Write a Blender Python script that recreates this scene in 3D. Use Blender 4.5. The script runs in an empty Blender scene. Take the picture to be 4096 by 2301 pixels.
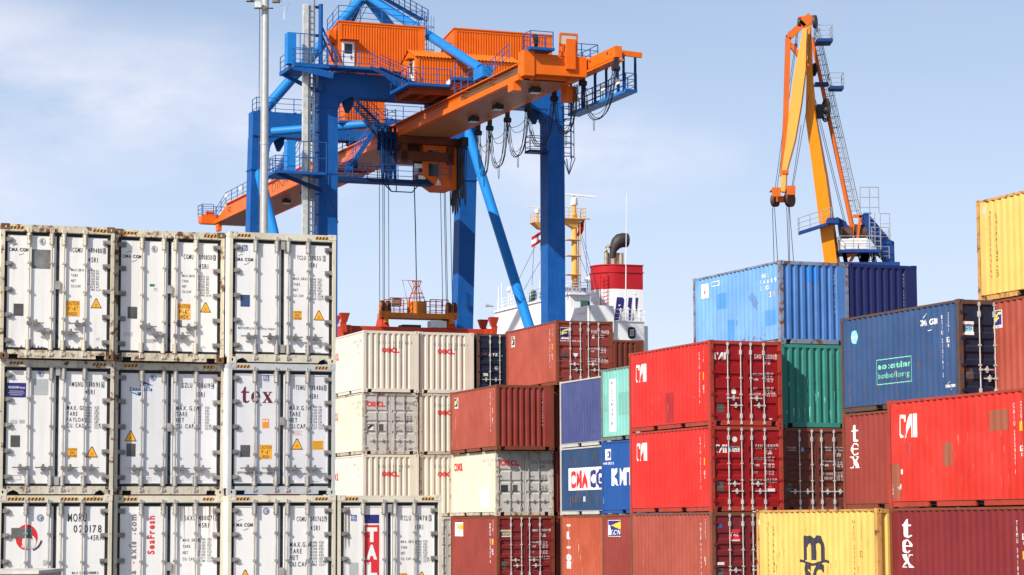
import bpy, bmesh, math, random
from mathutils import Vector, Matrix
random.seed(7)
R = math.radians
S = bpy.context.scene
COL = S.collection

# ------------------------------------------------------------------ mesh builder
class G:
    def __init__(s):
        s.v = []; s.f = []; s.mi = []; s.cur = 0
    def poly(s, pts):
        i = len(s.v); s.v += [tuple(p) for p in pts]
        s.f.append(tuple(range(i, i + len(pts)))); s.mi.append(s.cur)
    def hexa(s, a, b):                       # bottom ring a (4), top ring b (4)
        i = len(s.v); s.v += [tuple(p) for p in list(a) + list(b)]
        for q in ((3, 2, 1, 0), (4, 5, 6, 7), (0, 1, 5, 4), (1, 2, 6, 5), (2, 3, 7, 6), (3, 0, 4, 7)):
            s.f.append(tuple(i + k for k in q)); s.mi.append(s.cur)
    def box(s, x0, x1, y0, y1, z0, z1):
        s.hexa([(x0, y0, z0), (x1, y0, z0), (x1, y1, z0), (x0, y1, z0)],
               [(x0, y0, z1), (x1, y0, z1), (x1, y1, z1), (x0, y1, z1)])
    def bar(s, p, q, w, h, up=(0, 0, 1)):    # rectangular beam between two points
        p, q = Vector(p), Vector(q); d = (q - p).normalized(); up = Vector(up)
        if abs(d.dot(up)) > .98: up = Vector((0, 1, 0))
        a = d.cross(up).normalized(); b = a.cross(d).normalized()
        a *= w / 2; b *= h / 2
        s.hexa([p - a - b, p + a - b, p + a + b, p - a + b], [q - a - b, q + a - b, q + a + b, q - a + b])
    def cyl(s, p, q, r, r2=None, n=10, caps=True):
        p, q = Vector(p), Vector(q); r2 = r if r2 is None else r2
        d = (q - p).normalized(); up = Vector((0, 0, 1)) if abs(d.z) < .95 else Vector((1, 0, 0))
        a = d.cross(up).normalized(); b = a.cross(d).normalized(); i = len(s.v)
        for c, rr in ((p, r), (q, r2)):
            for k in range(n):
                t = 2 * math.pi * k / n
                s.v.append(tuple(c + a * (rr * math.cos(t)) + b * (rr * math.sin(t))))
        for k in range(n):
            k2 = (k + 1) % n
            s.f.append((i + k, i + k2, i + n + k2, i + n + k)); s.mi.append(s.cur)
        if caps:
            s.f.append(tuple(i + k for k in range(n - 1, -1, -1))); s.mi.append(s.cur)
            s.f.append(tuple(i + n + k for k in range(n))); s.mi.append(s.cur)
    def path(s, pts, r, n=6, fix=None):
        pts = [Vector(p) for p in pts]; rings = []
        for j, p in enumerate(pts):
            d = (pts[min(j + 1, len(pts) - 1)] - pts[max(j - 1, 0)]).normalized()
            up = Vector(fix) if fix else Vector((0, 0, 1)) if abs(d.z) < .9 else Vector((.6, .8, 0))
            a = d.cross(up).normalized(); b = a.cross(d).normalized(); i = len(s.v); rings.append(i)
            rr = r[j] if isinstance(r, (list, tuple)) else r
            for k in range(n):
                t = 2 * math.pi * k / n
                s.v.append(tuple(p + a * (rr * math.cos(t)) + b * (rr * math.sin(t))))
        for i, j in zip(rings, rings[1:]):
            for k in range(n):
                k2 = (k + 1) % n
                s.f.append((i + k, i + k2, j + k2, j + k)); s.mi.append(s.cur)
        for i, rev in ((rings[0], 1), (rings[-1], 0)):
            q = tuple(i + k for k in range(n)); s.f.append(q[::-1] if rev else q); s.mi.append(s.cur)
    def prism(s, poly, plane, a, b):         # 2-D outline extruded from a to b along the third axis
        def P(p, t):
            return {'xz': (p[0], t, p[1]), 'xy': (p[0], p[1], t), 'yz': (t, p[0], p[1])}[plane]
        i = len(s.v); n = len(poly)
        s.v += [P(p, a) for p in poly] + [P(p, b) for p in poly]
        s.f.append(tuple(range(i, i + n))); s.mi.append(s.cur)
        s.f.append(tuple(range(i + 2 * n - 1, i + n - 1, -1))); s.mi.append(s.cur)
        for k in range(n):
            k2 = (k + 1) % n
            s.f.append((i + k, i + n + k, i + n + k2, i + k2)); s.mi.append(s.cur)
    def lathe(s, c, prof, n=16):             # (radius, z) profile about a vertical axis at c
        i = len(s.v); m = len(prof)
        for r, z in prof:
            for k in range(n):
                t = 2 * math.pi * k / n
                s.v.append((c[0] + r * math.cos(t), c[1] + r * math.sin(t), c[2] + z))
        for j in range(m - 1):
            for k in range(n):
                k2 = (k + 1) % n
                s.f.append((i + j * n + k, i + j * n + k2, i + (j + 1) * n + k2, i + (j + 1) * n + k)); s.mi.append(s.cur)
        s.f.append(tuple(i + k for k in range(n))); s.mi.append(s.cur)
        s.f.append(tuple(i + (m - 1) * n + k for k in range(n))); s.mi.append(s.cur)
    def rail(s, pts, h=1.1, step=1.6, r=.032, mids=2, up=(0, 0, 1)):
        up = Vector(up); pts = [Vector(p) for p in pts]
        for k in range(mids + 1):
            hh = h * (1 - k / (mids + .6)); s.path([p + up * hh for p in pts], r if k == 0 else r * .8, 5)
        for p, q in zip(pts, pts[1:]):
            n = max(1, round((q - p).length / step))
            for k in range(n + 1):
                if k == n and (q - pts[-1]).length > 1e-6: continue
                c = p.lerp(q, k / n); s.bar(c, c + up * h, r * 1.9, r * 1.9)
    def stair(s, p, q, w, side, n=None, r=.03):   # flight from p up to q, treads run along 'side'
        p, q = Vector(p), Vector(q); sd = Vector(side).normalized() * w
        n = n or max(4, round(abs(q.z - p.z) / .24))
        for o in (Vector((0, 0, 0)), sd):
            s.bar(p + o, q + o, .05, .26)
            s.path([p + o + Vector((0, 0, 1)), q + o + Vector((0, 0, 1))], r, 5)
            s.path([p + o + Vector((0, 0, .55)), q + o + Vector((0, 0, .55))], r * .8, 5)
            for k in range(0, n + 1, 4):
                c = p.lerp(q, k / n) + o; s.bar(c, c + Vector((0, 0, 1)), .05, .05)
        d = (q - p); d.z = 0; d = d.normalized() * .13
        for k in range(1, n):
            c = p.lerp(q, k / n)
            s.hexa([c - d, c + d, c + d + sd, c - d + sd], [x + Vector((0, 0, .04)) for x in (c - d, c + d, c + d + sd, c - d + sd)])
    def ladder(s, p, q, side, w=.45, cage=None, step=.35, r=.025):
        p, q = Vector(p), Vector(q); sd = Vector(side).normalized() * (w / 2); L = (q - p).length
        for o in (sd, -sd): s.bar(p + o, q + o, r * 2, r * 2)
        for k in range(1, int(L / step)):
            c = p.lerp(q, k * step / L); s.bar(c - sd, c + sd, r * 1.3, r * 1.3)
        if cage:
            cg = Vector(cage)
            for k in range(int(L / .9) + 1):
                c = p.lerp(q, min(1, k * .9 / L + .02)); pts = []
                for j in range(7):
                    t = math.pi * j / 6
                    pts.append(c + sd * math.cos(t) * 1.5 + cg * (math.sin(t) * .75))
                s.path(pts, r * .9, 4)
            for j in (1, 3, 5):
                t = math.pi * j / 6; o = sd * math.cos(t) * 1.5 + cg * (math.sin(t) * .75)
                s.path([p + o, q + o], r * .8, 4)
    def mesh(s, name, smooth=True, fix=True):
        me = bpy.data.meshes.new(name); me.from_pydata(s.v, [], s.f)
        if any(s.mi): me.polygons.foreach_set('material_index', s.mi)
        if fix:
            bm = bmesh.new(); bm.from_mesh(me); bmesh.ops.recalc_face_normals(bm, faces=bm.faces); bm.to_mesh(me); bm.free()
        if smooth:
            me.polygons.foreach_set('use_smooth', [True] * len(me.polygons)); me.set_sharp_from_angle(angle=R(38))
        me.update(); return me
    def obj(s, name, mats, parent=None, label=None, smooth=True):
        return inst(s.mesh(name, smooth), name, mats, parent, label)

def inst(me, name, mats, parent=None, label=None):
    mats = mats if isinstance(mats, (list, tuple)) else [mats]
    if not me.materials:
        for m in mats: me.materials.append(m)
    o = bpy.data.objects.new(name, me); COL.objects.link(o)
    for k, m in enumerate(mats):
        if me.materials[k] != m:
            o.material_slots[k].link = 'OBJECT'; o.material_slots[k].material = m
    if parent: o.parent = parent
    if label: o['label'] = label
    return o

def thing(name, label, cat, loc=(0, 0, 0), rz=0, group=None):
    o = bpy.data.objects.new(name, None); COL.objects.link(o); o.empty_display_size = .3
    o.location = loc; o.rotation_euler = (0, 0, rz); o['label'] = label; o['category'] = cat
    if group: o['group'] = group
    return o

# ------------------------------------------------------------------ materials
def nodes(name):
    m = bpy.data.materials.new(name); m.use_nodes = True; nt = m.node_tree
    return m, nt, nt.nodes['Principled BSDF']
def N(nt, t, **k):
    n = nt.nodes.new(t)
    for a, b in k.items():
        if a.startswith('i_'): n.inputs[a[2:].replace('_', ' ')].default_value = b
        else: setattr(n, a, b)
    return n
def mixc(nt, fac, a, b, blend='MIX'):
    n = nt.nodes.new('ShaderNodeMix'); n.data_type = 'RGBA'; n.blend_type = blend
    for sock, val in ((n.inputs[0], fac), (n.inputs[6], a), (n.inputs[7], b)):
        if hasattr(val, 'is_linked') or hasattr(val, 'links'): nt.links.new(val, sock)
        elif isinstance(val, (int, float)): sock.default_value = val
        else: sock.default_value = (*val, 1)
    return n.outputs[2]
def ramp(nt, src, a, b, top=1.0):
    n = N(nt, 'ShaderNodeMapRange'); n.inputs[1].default_value = a; n.inputs[2].default_value = b; n.inputs[4].default_value = top
    nt.links.new(src, n.inputs[0]); return n.outputs[0]
def noise(nt, vec, scale, detail=4, rough=.55):
    n = N(nt, 'ShaderNodeTexNoise'); n.inputs['Scale'].default_value = scale; n.inputs['Detail'].default_value = detail
    n.inputs['Roughness'].default_value = rough; nt.links.new(vec, n.inputs['Vector']); return n.outputs['Fac']
def coords(nt, scale=(1, 1, 1)):
    tc = N(nt, 'ShaderNodeTexCoord'); oi = N(nt, 'ShaderNodeObjectInfo')
    mu = N(nt, 'ShaderNodeMath', operation='MULTIPLY'); mu.inputs[1].default_value = 37.0; nt.links.new(oi.outputs['Random'], mu.inputs[0])
    ad = N(nt, 'ShaderNodeVectorMath', operation='ADD'); nt.links.new(tc.outputs['Object'], ad.inputs[0]); nt.links.new(mu.outputs[0], ad.inputs[1])
    return ad.outputs[0]
def stretch(nt, vec, sc):
    n = N(nt, 'ShaderNodeVectorMath', operation='MULTIPLY'); n.inputs[1].default_value = sc; nt.links.new(vec, n.inputs[0]); return n.outputs[0]
_pc = {}
RUST = (.105, .034, .012)
def paint(col, rust=.12, dirt=.35, fade=.25, rough=.48, bump=.12, dirtcol=(.13, .10, .075), scratch=.25, metal=0, spec=.25):
    key = (col, rust, dirt, fade, rough, bump, dirtcol, scratch)
    if key in _pc: return _pc[key]
    m, nt, bs = nodes('paint'); v = coords(nt)
    n1 = noise(nt, v, .9, 5); n2 = noise(nt, stretch(nt, v, (7, 7, .55)), 1.0, 5, .6)
    n3 = noise(nt, v, 4.5, 8, .68); n4 = noise(nt, stretch(nt, v, (11, 11, 2.2)), 2.2, 4, .6)
    lum = sum(col) / 3; pale = tuple(min(1, c * (1 + fade * .1) + fade * .22 * max(0, lum - c * .3)) for c in col); deep = tuple(c * (1 - fade * .5) for c in col)
    c = mixc(nt, ramp(nt, n1, .32, .68), deep, pale)
    c = mixc(nt, ramp(nt, n2, .5, .78, dirt), c, dirtcol)
    if scratch: c = mixc(nt, ramp(nt, n4, .70, .80, scratch), c, tuple(.55 * x + .3 for x in col))
    rm = ramp(nt, n3, .74 - rust * .42, .80 - rust * .38) if rust > 0 else None
    if rm is not None:
        rc = mixc(nt, n1, RUST, (.2, .075, .028)); c = mixc(nt, rm, c, rc)
        nt.links.new(ramp2(nt, rm, rough, .9), bs.inputs['Roughness'])
    else: bs.inputs['Roughness'].default_value = rough
    nt.links.new(c, bs.inputs['Base Color']); bs.inputs['Metallic'].default_value = metal
    bs.inputs['Specular IOR Level'].default_value = spec
    if bump:
        b = N(nt, 'ShaderNodeBump'); b.inputs['Strength'].default_value = bump; b.inputs['Distance'].default_value = .05
        nt.links.new(n1, b.inputs['Height']); nt.links.new(b.outputs[0], bs.inputs['Normal'])
    _pc[key] = m; return m
def ramp2(nt, src, lo, hi):
    n = N(nt, 'ShaderNodeMapRange'); n.inputs[3].default_value = lo; n.inputs[4].default_value = hi; nt.links.new(src, n.inputs[0]); return n.outputs[0]
def plain(name, col, rough=.5, metal=0, var=.15):
    m, nt, bs = nodes(name); v = coords(nt)
    c = mixc(nt, ramp(nt, noise(nt, v, 3, 6), .3, .7), tuple(x * (1 - var) for x in col), tuple(min(1, x * (1 + var)) for x in col))
    nt.links.new(c, bs.inputs['Base Color']); bs.inputs['Roughness'].default_value = rough; bs.inputs['Metallic'].default_value = metal
    return m
def worn(name, col, wear=.3, rough=.6):     # lettering paint: flakes off in small bits
    m, nt, bs = nodes(name); v = coords(nt)
    f = ramp(nt, noise(nt, v, 14, 6, .7), .62 - wear * .15, .72, wear)
    c = mixc(nt, f, col, tuple(x * .45 + .12 for x in col)); nt.links.new(c, bs.inputs['Base Color']); bs.inputs['Roughness'].default_value = rough
    return m
M = dict(
    black=plain('black_rubber', (.012, .012, .014), .75), dark=plain('dark_recess', (.006, .006, .007), .9),  # dark: near-black painted in for shade inside holes, pockets and openings
    galv=plain('galvanised_steel', (.6, .6, .57), .42, .25, .2), galvd=plain('dull_steel', (.22, .21, .2), .55, .4, .25),
    ink=worn('black_lettering', (.03, .03, .045), .25), white=worn('white_lettering', (.82, .82, .8), .2),
    greyink=worn('grey_lettering', (.2, .18, .2), .35), red=worn('red_lettering', (.68, .02, .03), .15),
    maroon=worn('maroon_lettering', (.12, .01, .03), .1), navy=worn('navy_lettering', (.02, .02, .17), .15),
    yellow=worn('yellow_sticker', (.9, .42, .02), .15), cream=worn('cream_sticker', (.75, .74, .68), .2),
    orange=worn('orange_sticker', (.85, .28, .03), .1), sky=worn('pale_blue_sticker', (.25, .6, .85), .1),
    mint=worn('mint_lettering', (.2, .62, .42), .3), brownink=worn('brown_lettering', (.16, .07, .02), .35),
    plate=plain('dark_data_plate', (.1, .095, .085), .45, .3, .3), plateb=plain('blue_data_plate', (.02, .07, .2), .4, .1),
    lemon=worn('lemon_lettering', (.9, .75, .08), .1), hblack=worn('hazard_black', (.03, .02, .015), .4), hyel=worn('hazard_yellow', (.75, .32, .02), .4),
    green=plain('green_seal', (.02, .2, .08), .5), scuff=plain('scuffed_patch', (.16, .16, .16), .7, 0, .5), palegrey=plain('pale_grey_patch', (.45, .46, .47), .6, 0, .1),
    purple=worn('purple_lettering', (.2, .07, .3), .3), emblem=worn('blue_emblem', (.05, .06, .3), .35), bluest=worn('blue_sticker', (.03, .1, .32), .1),
)

# ------------------------------------------------------------------ lettering
_gl = {}
def _curve_mesh(cu):
    o = bpy.data.objects.new('tmp', cu); COL.objects.link(o)
    dg = bpy.context.evaluated_depsgraph_get(); me = bpy.data.meshes.new_from_object(o.evaluated_get(dg))
    vs = [(v.co.x, v.co.y) for v in me.vertices]; fs = [tuple(p.vertices) for p in me.polygons]
    bpy.data.objects.remove(o); bpy.data.meshes.remove(me); bpy.data.curves.remove(cu)
    return vs, fs
def glyph(ch, bold=0):
    k = (ch, bold)
    if k not in _gl:
        cu = bpy.data.curves.new('g', 'FONT'); cu.body = ch; cu.size = 1; cu.resolution_u = 3; cu.offset = bold
        vs, fs = _curve_mesh(cu); _gl[k] = (vs, fs)
    return _gl[k]
_cap = None
def text(s, h, w=1.0, sp=.16, bold=0, shear=0, mode='h'):
    """mode h: a line, v: letters stacked downwards, r: line turned to read upwards.  Returns shape list [(verts, faces)], size"""
    global _cap
    if _cap is None:
        vs, _ = glyph('H', 0); _cap = max(v[1] for v in vs)
    k = h / _cap; out = []; x = 0; y = 0
    for ch in s:
        if ch == ' ':
            if mode == 'v': y -= h * .75
            else: x += h * .42 * w + sp * h * .5
            continue
        vs, fs = glyph(ch, bold)
        if not vs: continue
        x0 = min(v[0] for v in vs); x1 = max(v[0] for v in vs); gw = (x1 - x0) * k * w
        if mode == 'v':
            out.append(([((v[0] - (x0 + x1) / 2) * k * w + shear * v[1] * k, v[1] * k + y) for v in vs], fs)); y -= h * (1 + sp)
        else:
            out.append(([((v[0] - x0) * k * w + shear * v[1] * k + x, v[1] * k) for v in vs], fs)); x += gw + sp * h
    if mode == 'r': out = [([(-b, a) for a, b in vs], fs) for vs, fs in out]
    return out
def twidth(sh):
    xs = [v[0] for vs, _ in sh for v in vs]; return (min(xs), max(xs)) if xs else (0, 0)
def at(sh, x, y, align='l'):
    a, b = twidth(sh); o = {'l': 0, 'c': -(a + b) / 2, 'r': -b, 'x': 0}[align]
    return [([(v[0] + x + o, v[1] + y) for v in vs], fs) for vs, fs in sh]
def fit(sh, wd):
    a, b = twidth(sh); k = wd / (b - a); return [([(v[0] * k, v[1]) for v in vs], fs) for vs, fs in sh]
def P(*pts): return [(list(pts), [tuple(range(len(pts)))])]
def rect(x0, y0, x1, y1): return P((x0, y0), (x1, y0), (x1, y1), (x0, y1))
def frame2(x0, y0, x1, y1, t):
    return rect(x0, y0, x1, y0 + t) + rect(x0, y1 - t, x1, y1) + rect(x0, y0 + t, x0 + t, y1 - t) + rect(x1 - t, y0 + t, x1, y1 - t)
def ring(cx, cy, rx, ry, tx, ty=None, a0=0, a1=360, n=24):
    ty = tx if ty is None else ty; vs = []; fs = []
    for k in range(n + 1):
        t = R(a0 + (a1 - a0) * k / n); vs.append((cx + rx * math.cos(t), cy + ry * math.sin(t))); vs.append((cx + (rx - tx) * math.cos(t), cy + (ry - ty) * math.sin(t)))
    for k in range(n): fs.append((2 * k, 2 * k + 2, 2 * k + 3, 2 * k + 1))
    return [(vs, fs)]
def disc(cx, cy, rx, ry=None, n=24):
    ry = rx if ry is None else ry
    return P(*[(cx + rx * math.cos(2 * math.pi * k / n), cy + ry * math.sin(2 * math.pi * k / n)) for k in range(n)])
def sc(sh, kx, ky=None):
    ky = kx if ky is None else ky
    return [([(v[0] * kx, v[1] * ky) for v in vs], fs) for vs, fs in sh]
def rot(sh, deg):
    c, s_ = math.cos(R(deg)), math.sin(R(deg)); return [([(a * c - b * s_, a * s_ + b * c) for a, b in vs], fs) for vs, fs in sh]
def triangle_sign(cx, cy, s_):
    return P((cx - s_ * .58, cy), (cx + s_ * .58, cy), (cx + s_ * .5, cy + s_ * .14), (cx + s_ * .07, cy + s_), (cx - s_ * .07, cy + s_), (cx - s_ * .5, cy + s_ * .14))
def jag(x0, x1, y0, y1, n=26, drop=0):
    top = [(x0 + (x1 - x0) * k / n, y0 + (y1 - y0) * random.random() ** 1.5) for k in range(n + 1)]
    out = []
    for a, b in zip(top, top[1:]): out += P((a[0], y0 - drop), (b[0], y0 - drop), b, a)
    return out

def decal(name, parent, layers, conform, label=None):
    """layers: [(shapes, material)], conform: dict(breaks=[...], axis=0/1, map=f(a,b,e)->xyz)"""
    g_v = []; g_f = []; mats = []; mi = []
    for li, (sh, mat) in enumerate(layers):
        if mat not in mats: mats.append(mat)
        k = mats.index(mat); e = .004 + .0016 * li
        bm = bmesh.new()
        for si, (vs, fs) in enumerate(sh):     # neighbouring strokes sit a hair apart so that none are coplanar
            bv = [bm.verts.new((x, y, (si % 5) * .00022)) for x, y in vs]
            for f in fs:
                try: bm.faces.new([bv[i] for i in f])
                except ValueError: pass
        if conform.get('breaks') and bm.verts:
            ax = conform['axis']; lo = min(v.co[ax] for v in bm.verts); hi = max(v.co[ax] for v in bm.verts)
            for br in conform['breaks']:
                if lo < br < hi:
                    co = [0, 0, 0]; no = [0, 0, 0]; co[ax] = br; no[ax] = 1
                    bmesh.ops.bisect_plane(bm, geom=bm.verts[:] + bm.edges[:] + bm.faces[:], plane_co=co, plane_no=no, dist=1e-6)
        bm.verts.index_update(); i0 = len(g_v)
        for v in bm.verts: g_v.append(conform['map'](v.co.x, v.co.y, e + v.co.z))
        for f in bm.faces: g_f.append(tuple(i0 + v.index for v in f.verts)); mi.append(k)
        bm.free()
    if not g_f: return None
    me = bpy.data.meshes.new(name); me.from_pydata(g_v, [], g_f); me.polygons.foreach_set('material_index', mi); me.update()
    return inst(me, name, mats, parent, label)

# ------------------------------------------------------------------ shipping containers
W, L, H, HR, LR = 2.438, 6.058, 2.591, 2.896, 12.19
def trap(lo, hi, pitch, flat, slope, inner, d0, d1):
    """breakpoints (position, depth) of a trapezoid corrugation"""
    pts = [(lo, d0)]; p = lo + .03
    while p + pitch < hi:
        pts += [(p, d0), (p + slope, d1), (p + slope + inner, d1), (p + 2 * slope + inner, d0)]; p += pitch
    pts.append((hi, d0)); return pts
def depth_at(pr, t):
    if t <= pr[0][0]: return pr[0][1]
    for (a, da), (b, db) in zip(pr, pr[1:]):
        if a <= t <= b: return da + (db - da) * ((t - a) / (b - a) if b > a else 0)
    return pr[-1][1]
SIDE = trap(.15, L - .15, .278, .072, .068, .072, .012, .048)
ENDP = trap(.11, W - .11, .248, .1, .03, .094, .014, .07)
def grooves(zs, h, sl, d0=.05, d1=.088, lo=.15, hi=H - .115):
    pts = [(lo, d0)]
    for z in zs: pts += [(z - h / 2 - sl, d0), (z - h / 2, d1), (z + h / 2, d1), (z + h / 2 + sl, d0)]
    pts.append((hi, d0)); return pts
DOORP = {'four': grooves([.62, 1.06, 1.50, 1.93], .10, .03), 'three': grooves([.92, 1.36, 1.80], .07, .03),
         'six': grooves([.50, .84, 1.18, 1.52, 1.86], .12, .05), 'flat': [(.15, .05), (H - .115, .05)]}
def sheet(g, pr, lo, hi, how, seg=1):
    for (a, da), (b, db) in zip(pr, pr[1:]):
        if b - a < 1e-6: continue
        if how == 'left': g.poly([(da, a, lo), (da, a, hi), (db, b, hi), (db, b, lo)])
        elif how == 'right': g.poly([(W - da, a, lo), (W - db, b, lo), (W - db, b, hi), (W - da, a, hi)])
        elif how == 'near': g.poly([(a, da, lo), (b, db, lo), (b, db, hi), (a, da, hi)])
        elif how == 'far': g.poly([(a, L - da, lo), (a, L - da, hi), (b, L - db, hi), (b, L - db, lo)])
        elif how == 'leaf': g.poly([(lo, da, a), (hi, da, a), (hi, db, b), (lo, db, b)])
def casting_mesh(h=.118, wx=.162, wy=.178, slot='v'):
    """corner casting with a real oblong hole on the front (y=0) face, with a plate behind it painted black for shade; origin at its outer lower near-left corner"""
    g = G(); g.box(0, wx, .04, wy, 0, h); n = 12
    cx, cz = wx / 2, h / 2; rx, rz = (.022, .036)
    hole = [(cx + rx * math.cos(2 * math.pi * (k + .5) / n), cz + rz * math.sin(2 * math.pi * (k + .5) / n)) for k in range(n)]
    rim = []
    for a, b in hole:
        dx, dz = a - cx, b - cz; t = min(wx / 2 / abs(dx) if dx else 9, h / 2 / abs(dz) if dz else 9); rim.append((cx + dx * t, cz + dz * t))
    for k in range(n):
        k2 = (k + 1) % n
        g.poly([(rim[k][0], 0, rim[k][1]), (rim[k2][0], 0, rim[k2][1]), (hole[k2][0], 0, hole[k2][1]), (hole[k][0], 0, hole[k][1])])
        g.poly([(hole[k][0], 0, hole[k][1]), (hole[k2][0], 0, hole[k2][1]), (hole[k2][0], .039, hole[k2][1]), (hole[k][0], .039, hole[k][1])])
    for q in (((0, 0), (wx, 0)), ((wx, 0), (wx, h)), ((wx, h), (0, h)), ((0, h), (0, 0))):
        (a, b), (c, d) = q; g.poly([(a, 0, b), (c, 0, d), (c, .04, d), (a, .04, b)])
    corners = [(0, 0), (wx, 0), (wx, h), (0, h)]
    for c in corners:                        # fill the rim's corners
        m = sorted(range(n), key=lambda k: (rim[k][0] - c[0]) ** 2 + (rim[k][1] - c[1]) ** 2)[:2]
        g.poly([(c[0], 0, c[1]), (rim[m[0]][0], 0, rim[m[0]][1]), (rim[m[1]][0], 0, rim[m[1]][1])])
    g.cur = 1; g.poly([(cx - .03, .0385, cz - .045), (cx + .03, .0385, cz - .045), (cx + .03, .0385, cz + .045), (cx - .03, .0385, cz + .045)])
    return g.mesh('corner_casting', smooth=False, fix=False)
MS = {}
def build_shared():
    MS['cast'] = casting_mesh(); MS['castR'] = casting_mesh(.125, .17, .178)
    g = G()
    for x in (.004, W - .124):
        for y in (.006, L - .126): g.box(x, x + .12, y, y + .12, .118, H - .118)
    for x0, x1 in ((.006, .062), (W - .062, W - .006)):
        g.box(x0, x1, .1, L - .1, H - .072, H - .014)
    for sx in (0, 1):
        for a, b in ((.1, L / 2 - 1.2), (L / 2 - .84, L / 2 + .84), (L / 2 + 1.2, L - .1)):
            x0, x1 = (.022, .08) if sx == 0 else (W - .08, W - .022)
            g.box(x0, x1, a, b, .022, .152)
        x0, x1 = (.004, .06) if sx == 0 else (W - .06, W - .004)
        g.box(x0, x1, .126, L - .126, .15, .166)
    for y0, y1 in ((.012, .09), (L - .09, L - .012)):
        g.box(.1, W - .1, y0, y1, H - .116, H - .012)
        for a, b in ((.1, .2), (.38, W - .38), (W - .2, W - .1)): g.box(a, b, y0, y1, .014, .16)
    g.cur = 1
    for sx in (.1, W - .4): g.box(sx, sx + .3, .3, L - .3, .05, .125)
    g.box(.2, .38, .1, .3, .02, .13); g.box(W - .38, W - .2, .1, .3, .02, .13)
    MS['frame'] = g.mesh('frame')
    for k, how in (('sideL', 'left'), ('sideR', 'right')):
        g = G(); sheet(g, SIDE, .166, H - .072, how); MS[k] = g.mesh('side_panel', fix=False, smooth=False)
    for k, how in (('endN', 'near'), ('endF', 'far')):
        g = G(); sheet(g, ENDP, .14, H - .112, how); MS[k] = g.mesh('end_panel', fix=False, smooth=False)
    g = G(); g.box(.05, W - .05, .09, L - .09, H - .05, H - .03); MS['roof'] = g.mesh('roof')
    g = G(); g.box(.09, W - .09, .1, L - .1, .126, .14); MS['floor'] = g.mesh('floor')
    for t, pr in DOORP.items():
        for k, x0, x1 in (('L', .128, 1.212), ('R', 1.226, W - .128)):
            g = G(); sheet(g, pr, x0 + .07, x1 - .07, 'leaf')
            for a, b in ((x0, x0 + .07), (x1 - .07, x1)): g.box(a, b, .048, .1, .15, H - .115)
            g.poly([(x0, .1, .15), (x1, .1, .15), (x1, .1, H - .115), (x0, .1, H - .115)])
            g.cur = 1; g.box(x0 - .012, x0 - .001, .054, .1, .14, H - .112); g.box(x1 + .001, x1 + .006, .054, .1, .14, H - .112)
            MS['leaf' + t + k] = g.mesh('door', smooth=False)
    g = G(); g.cyl((0, 0, .06), (0, 0, H - .055), .017, n=8)
    for z in (.08, H - .12): g.box(-.035, .035, -.02, .03, z - .03, z + .05)
    for z in (.30, H - .36): g.box(-.03, .03, -.026, .035, z - .07, z + .07)
    for z in (.95, 1.45): g.box(-.036, .036, -.024, .03, z - .02, z + .02)
    MS['rod'] = g.mesh('locking_bar')
    g = G(); g.box(-.03, .03, -.03, .02, -.03, .03); g.box(.02, .36, -.03, -.012, -.014, .014); g.box(.15, .22, -.04, .035, -.035, .045); g.cyl((.185, -.02, .05), (.185, -.02, .085), .02, n=6)
    g.box(.165, .205, -.03, .03, -.075, -.035); MS['hand'] = g.mesh('door_handle')
    g = G(); g.box(-.005, .13, -.014, .05, -.03, .03); g.cyl((.02, -.01, -.05), (.02, -.01, .05), .016, n=6); MS['hinge'] = g.mesh('hinge')
    # --- refrigerated 40 ft box
    g = G(); hr = HR
    for x0, x1 in ((.004, .078), (W - .078, W - .004)): g.box(x0, x1, .006, .14, .125, hr - .125); g.box(x0, x1, LR - .14, LR - .006, .125, hr - .125)
    g.box(.05, W - .05, .008, .1, hr - .155, hr - .012); g.box(.05, W - .05, .03, .1, hr - .17, hr - .15); g.box(.05, W - .05, LR - .1, LR - .01, hr - .15, hr - .02); [g.box(x, x + .05, .1, LR - .1, hr - .08, hr - .02) for x in (.01, W - .06)]
    MS['rframe'] = g.mesh('frame')
    for k in ('slot', 'arch'):
        g = G(); poly = [(.17, .19), (.17, .02)]
        for a in (.19, 2.05):
            poly += [(a, .02), (a, .1), (a + .2, .1), (a + .2, .02)] if k == 'slot' else [(a - .02, .02), (a + .02, .07), (a + .12, .11), (a + .22, .06), (a + .25, .02)]
        poly += [(W - .17, .02), (W - .17, .19)]
        g.prism(poly, 'xz', .01, .12); g.cur = 1; g.box(.16, W - .16, .121, .2, .01, .18); MS['rsill' + k] = g.mesh('sill', smooth=False)
    g = G(); g.box(.02, W - .02, .13, LR - .13, .15, hr - .02)
    for k in range(40):
        y = .3 + k * .295
        g.box(.004, .02, y, y + .14, .2, hr - .1); g.box(W - .02, W - .004, y, y + .14, .2, hr - .1)
    MS['rbody'] = g.mesh('body')
    for k, x0, x1 in (('L', .146, 1.188), ('R', 1.25, W - .146)):
        g = G(); g.box(x0, x1, .072, .13, .246, hr - .238); MS['rleaf' + k] = g.mesh('door')
        g = G(); g.box(x0, x1, .072, .13, .246, hr - .238)
        for a, b, c, d in ((x0 + .02, x1 - .02, .26, .277), (x0 + .02, x1 - .02, hr - .26, hr - .243)): g.box(a, b, .060, .071, c, d)
        for a in (x0 + .02, x1 - .037): g.box(a, a + .017, .060, .071, .27, hr - .25)
        MS['rleafT' + k] = g.mesh('door')
    g = G(); g.box(.079, W - .079, .082, .125, .19, hr - .171); MS['rgask'] = g.mesh('door_gasket')
    g = G(); g.box(.079, .144, .062, .081, .19, hr - .171); g.box(W - .144, W - .079, .062, .081, .19, hr - .171); g.box(1.192, 1.246, .064, .081, .2, hr - .18)
    g.box(.14, W - .14, .063, .081, .19, .245); g.box(.14, W - .14, .063, .081, hr - .237, hr - .171)
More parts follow.
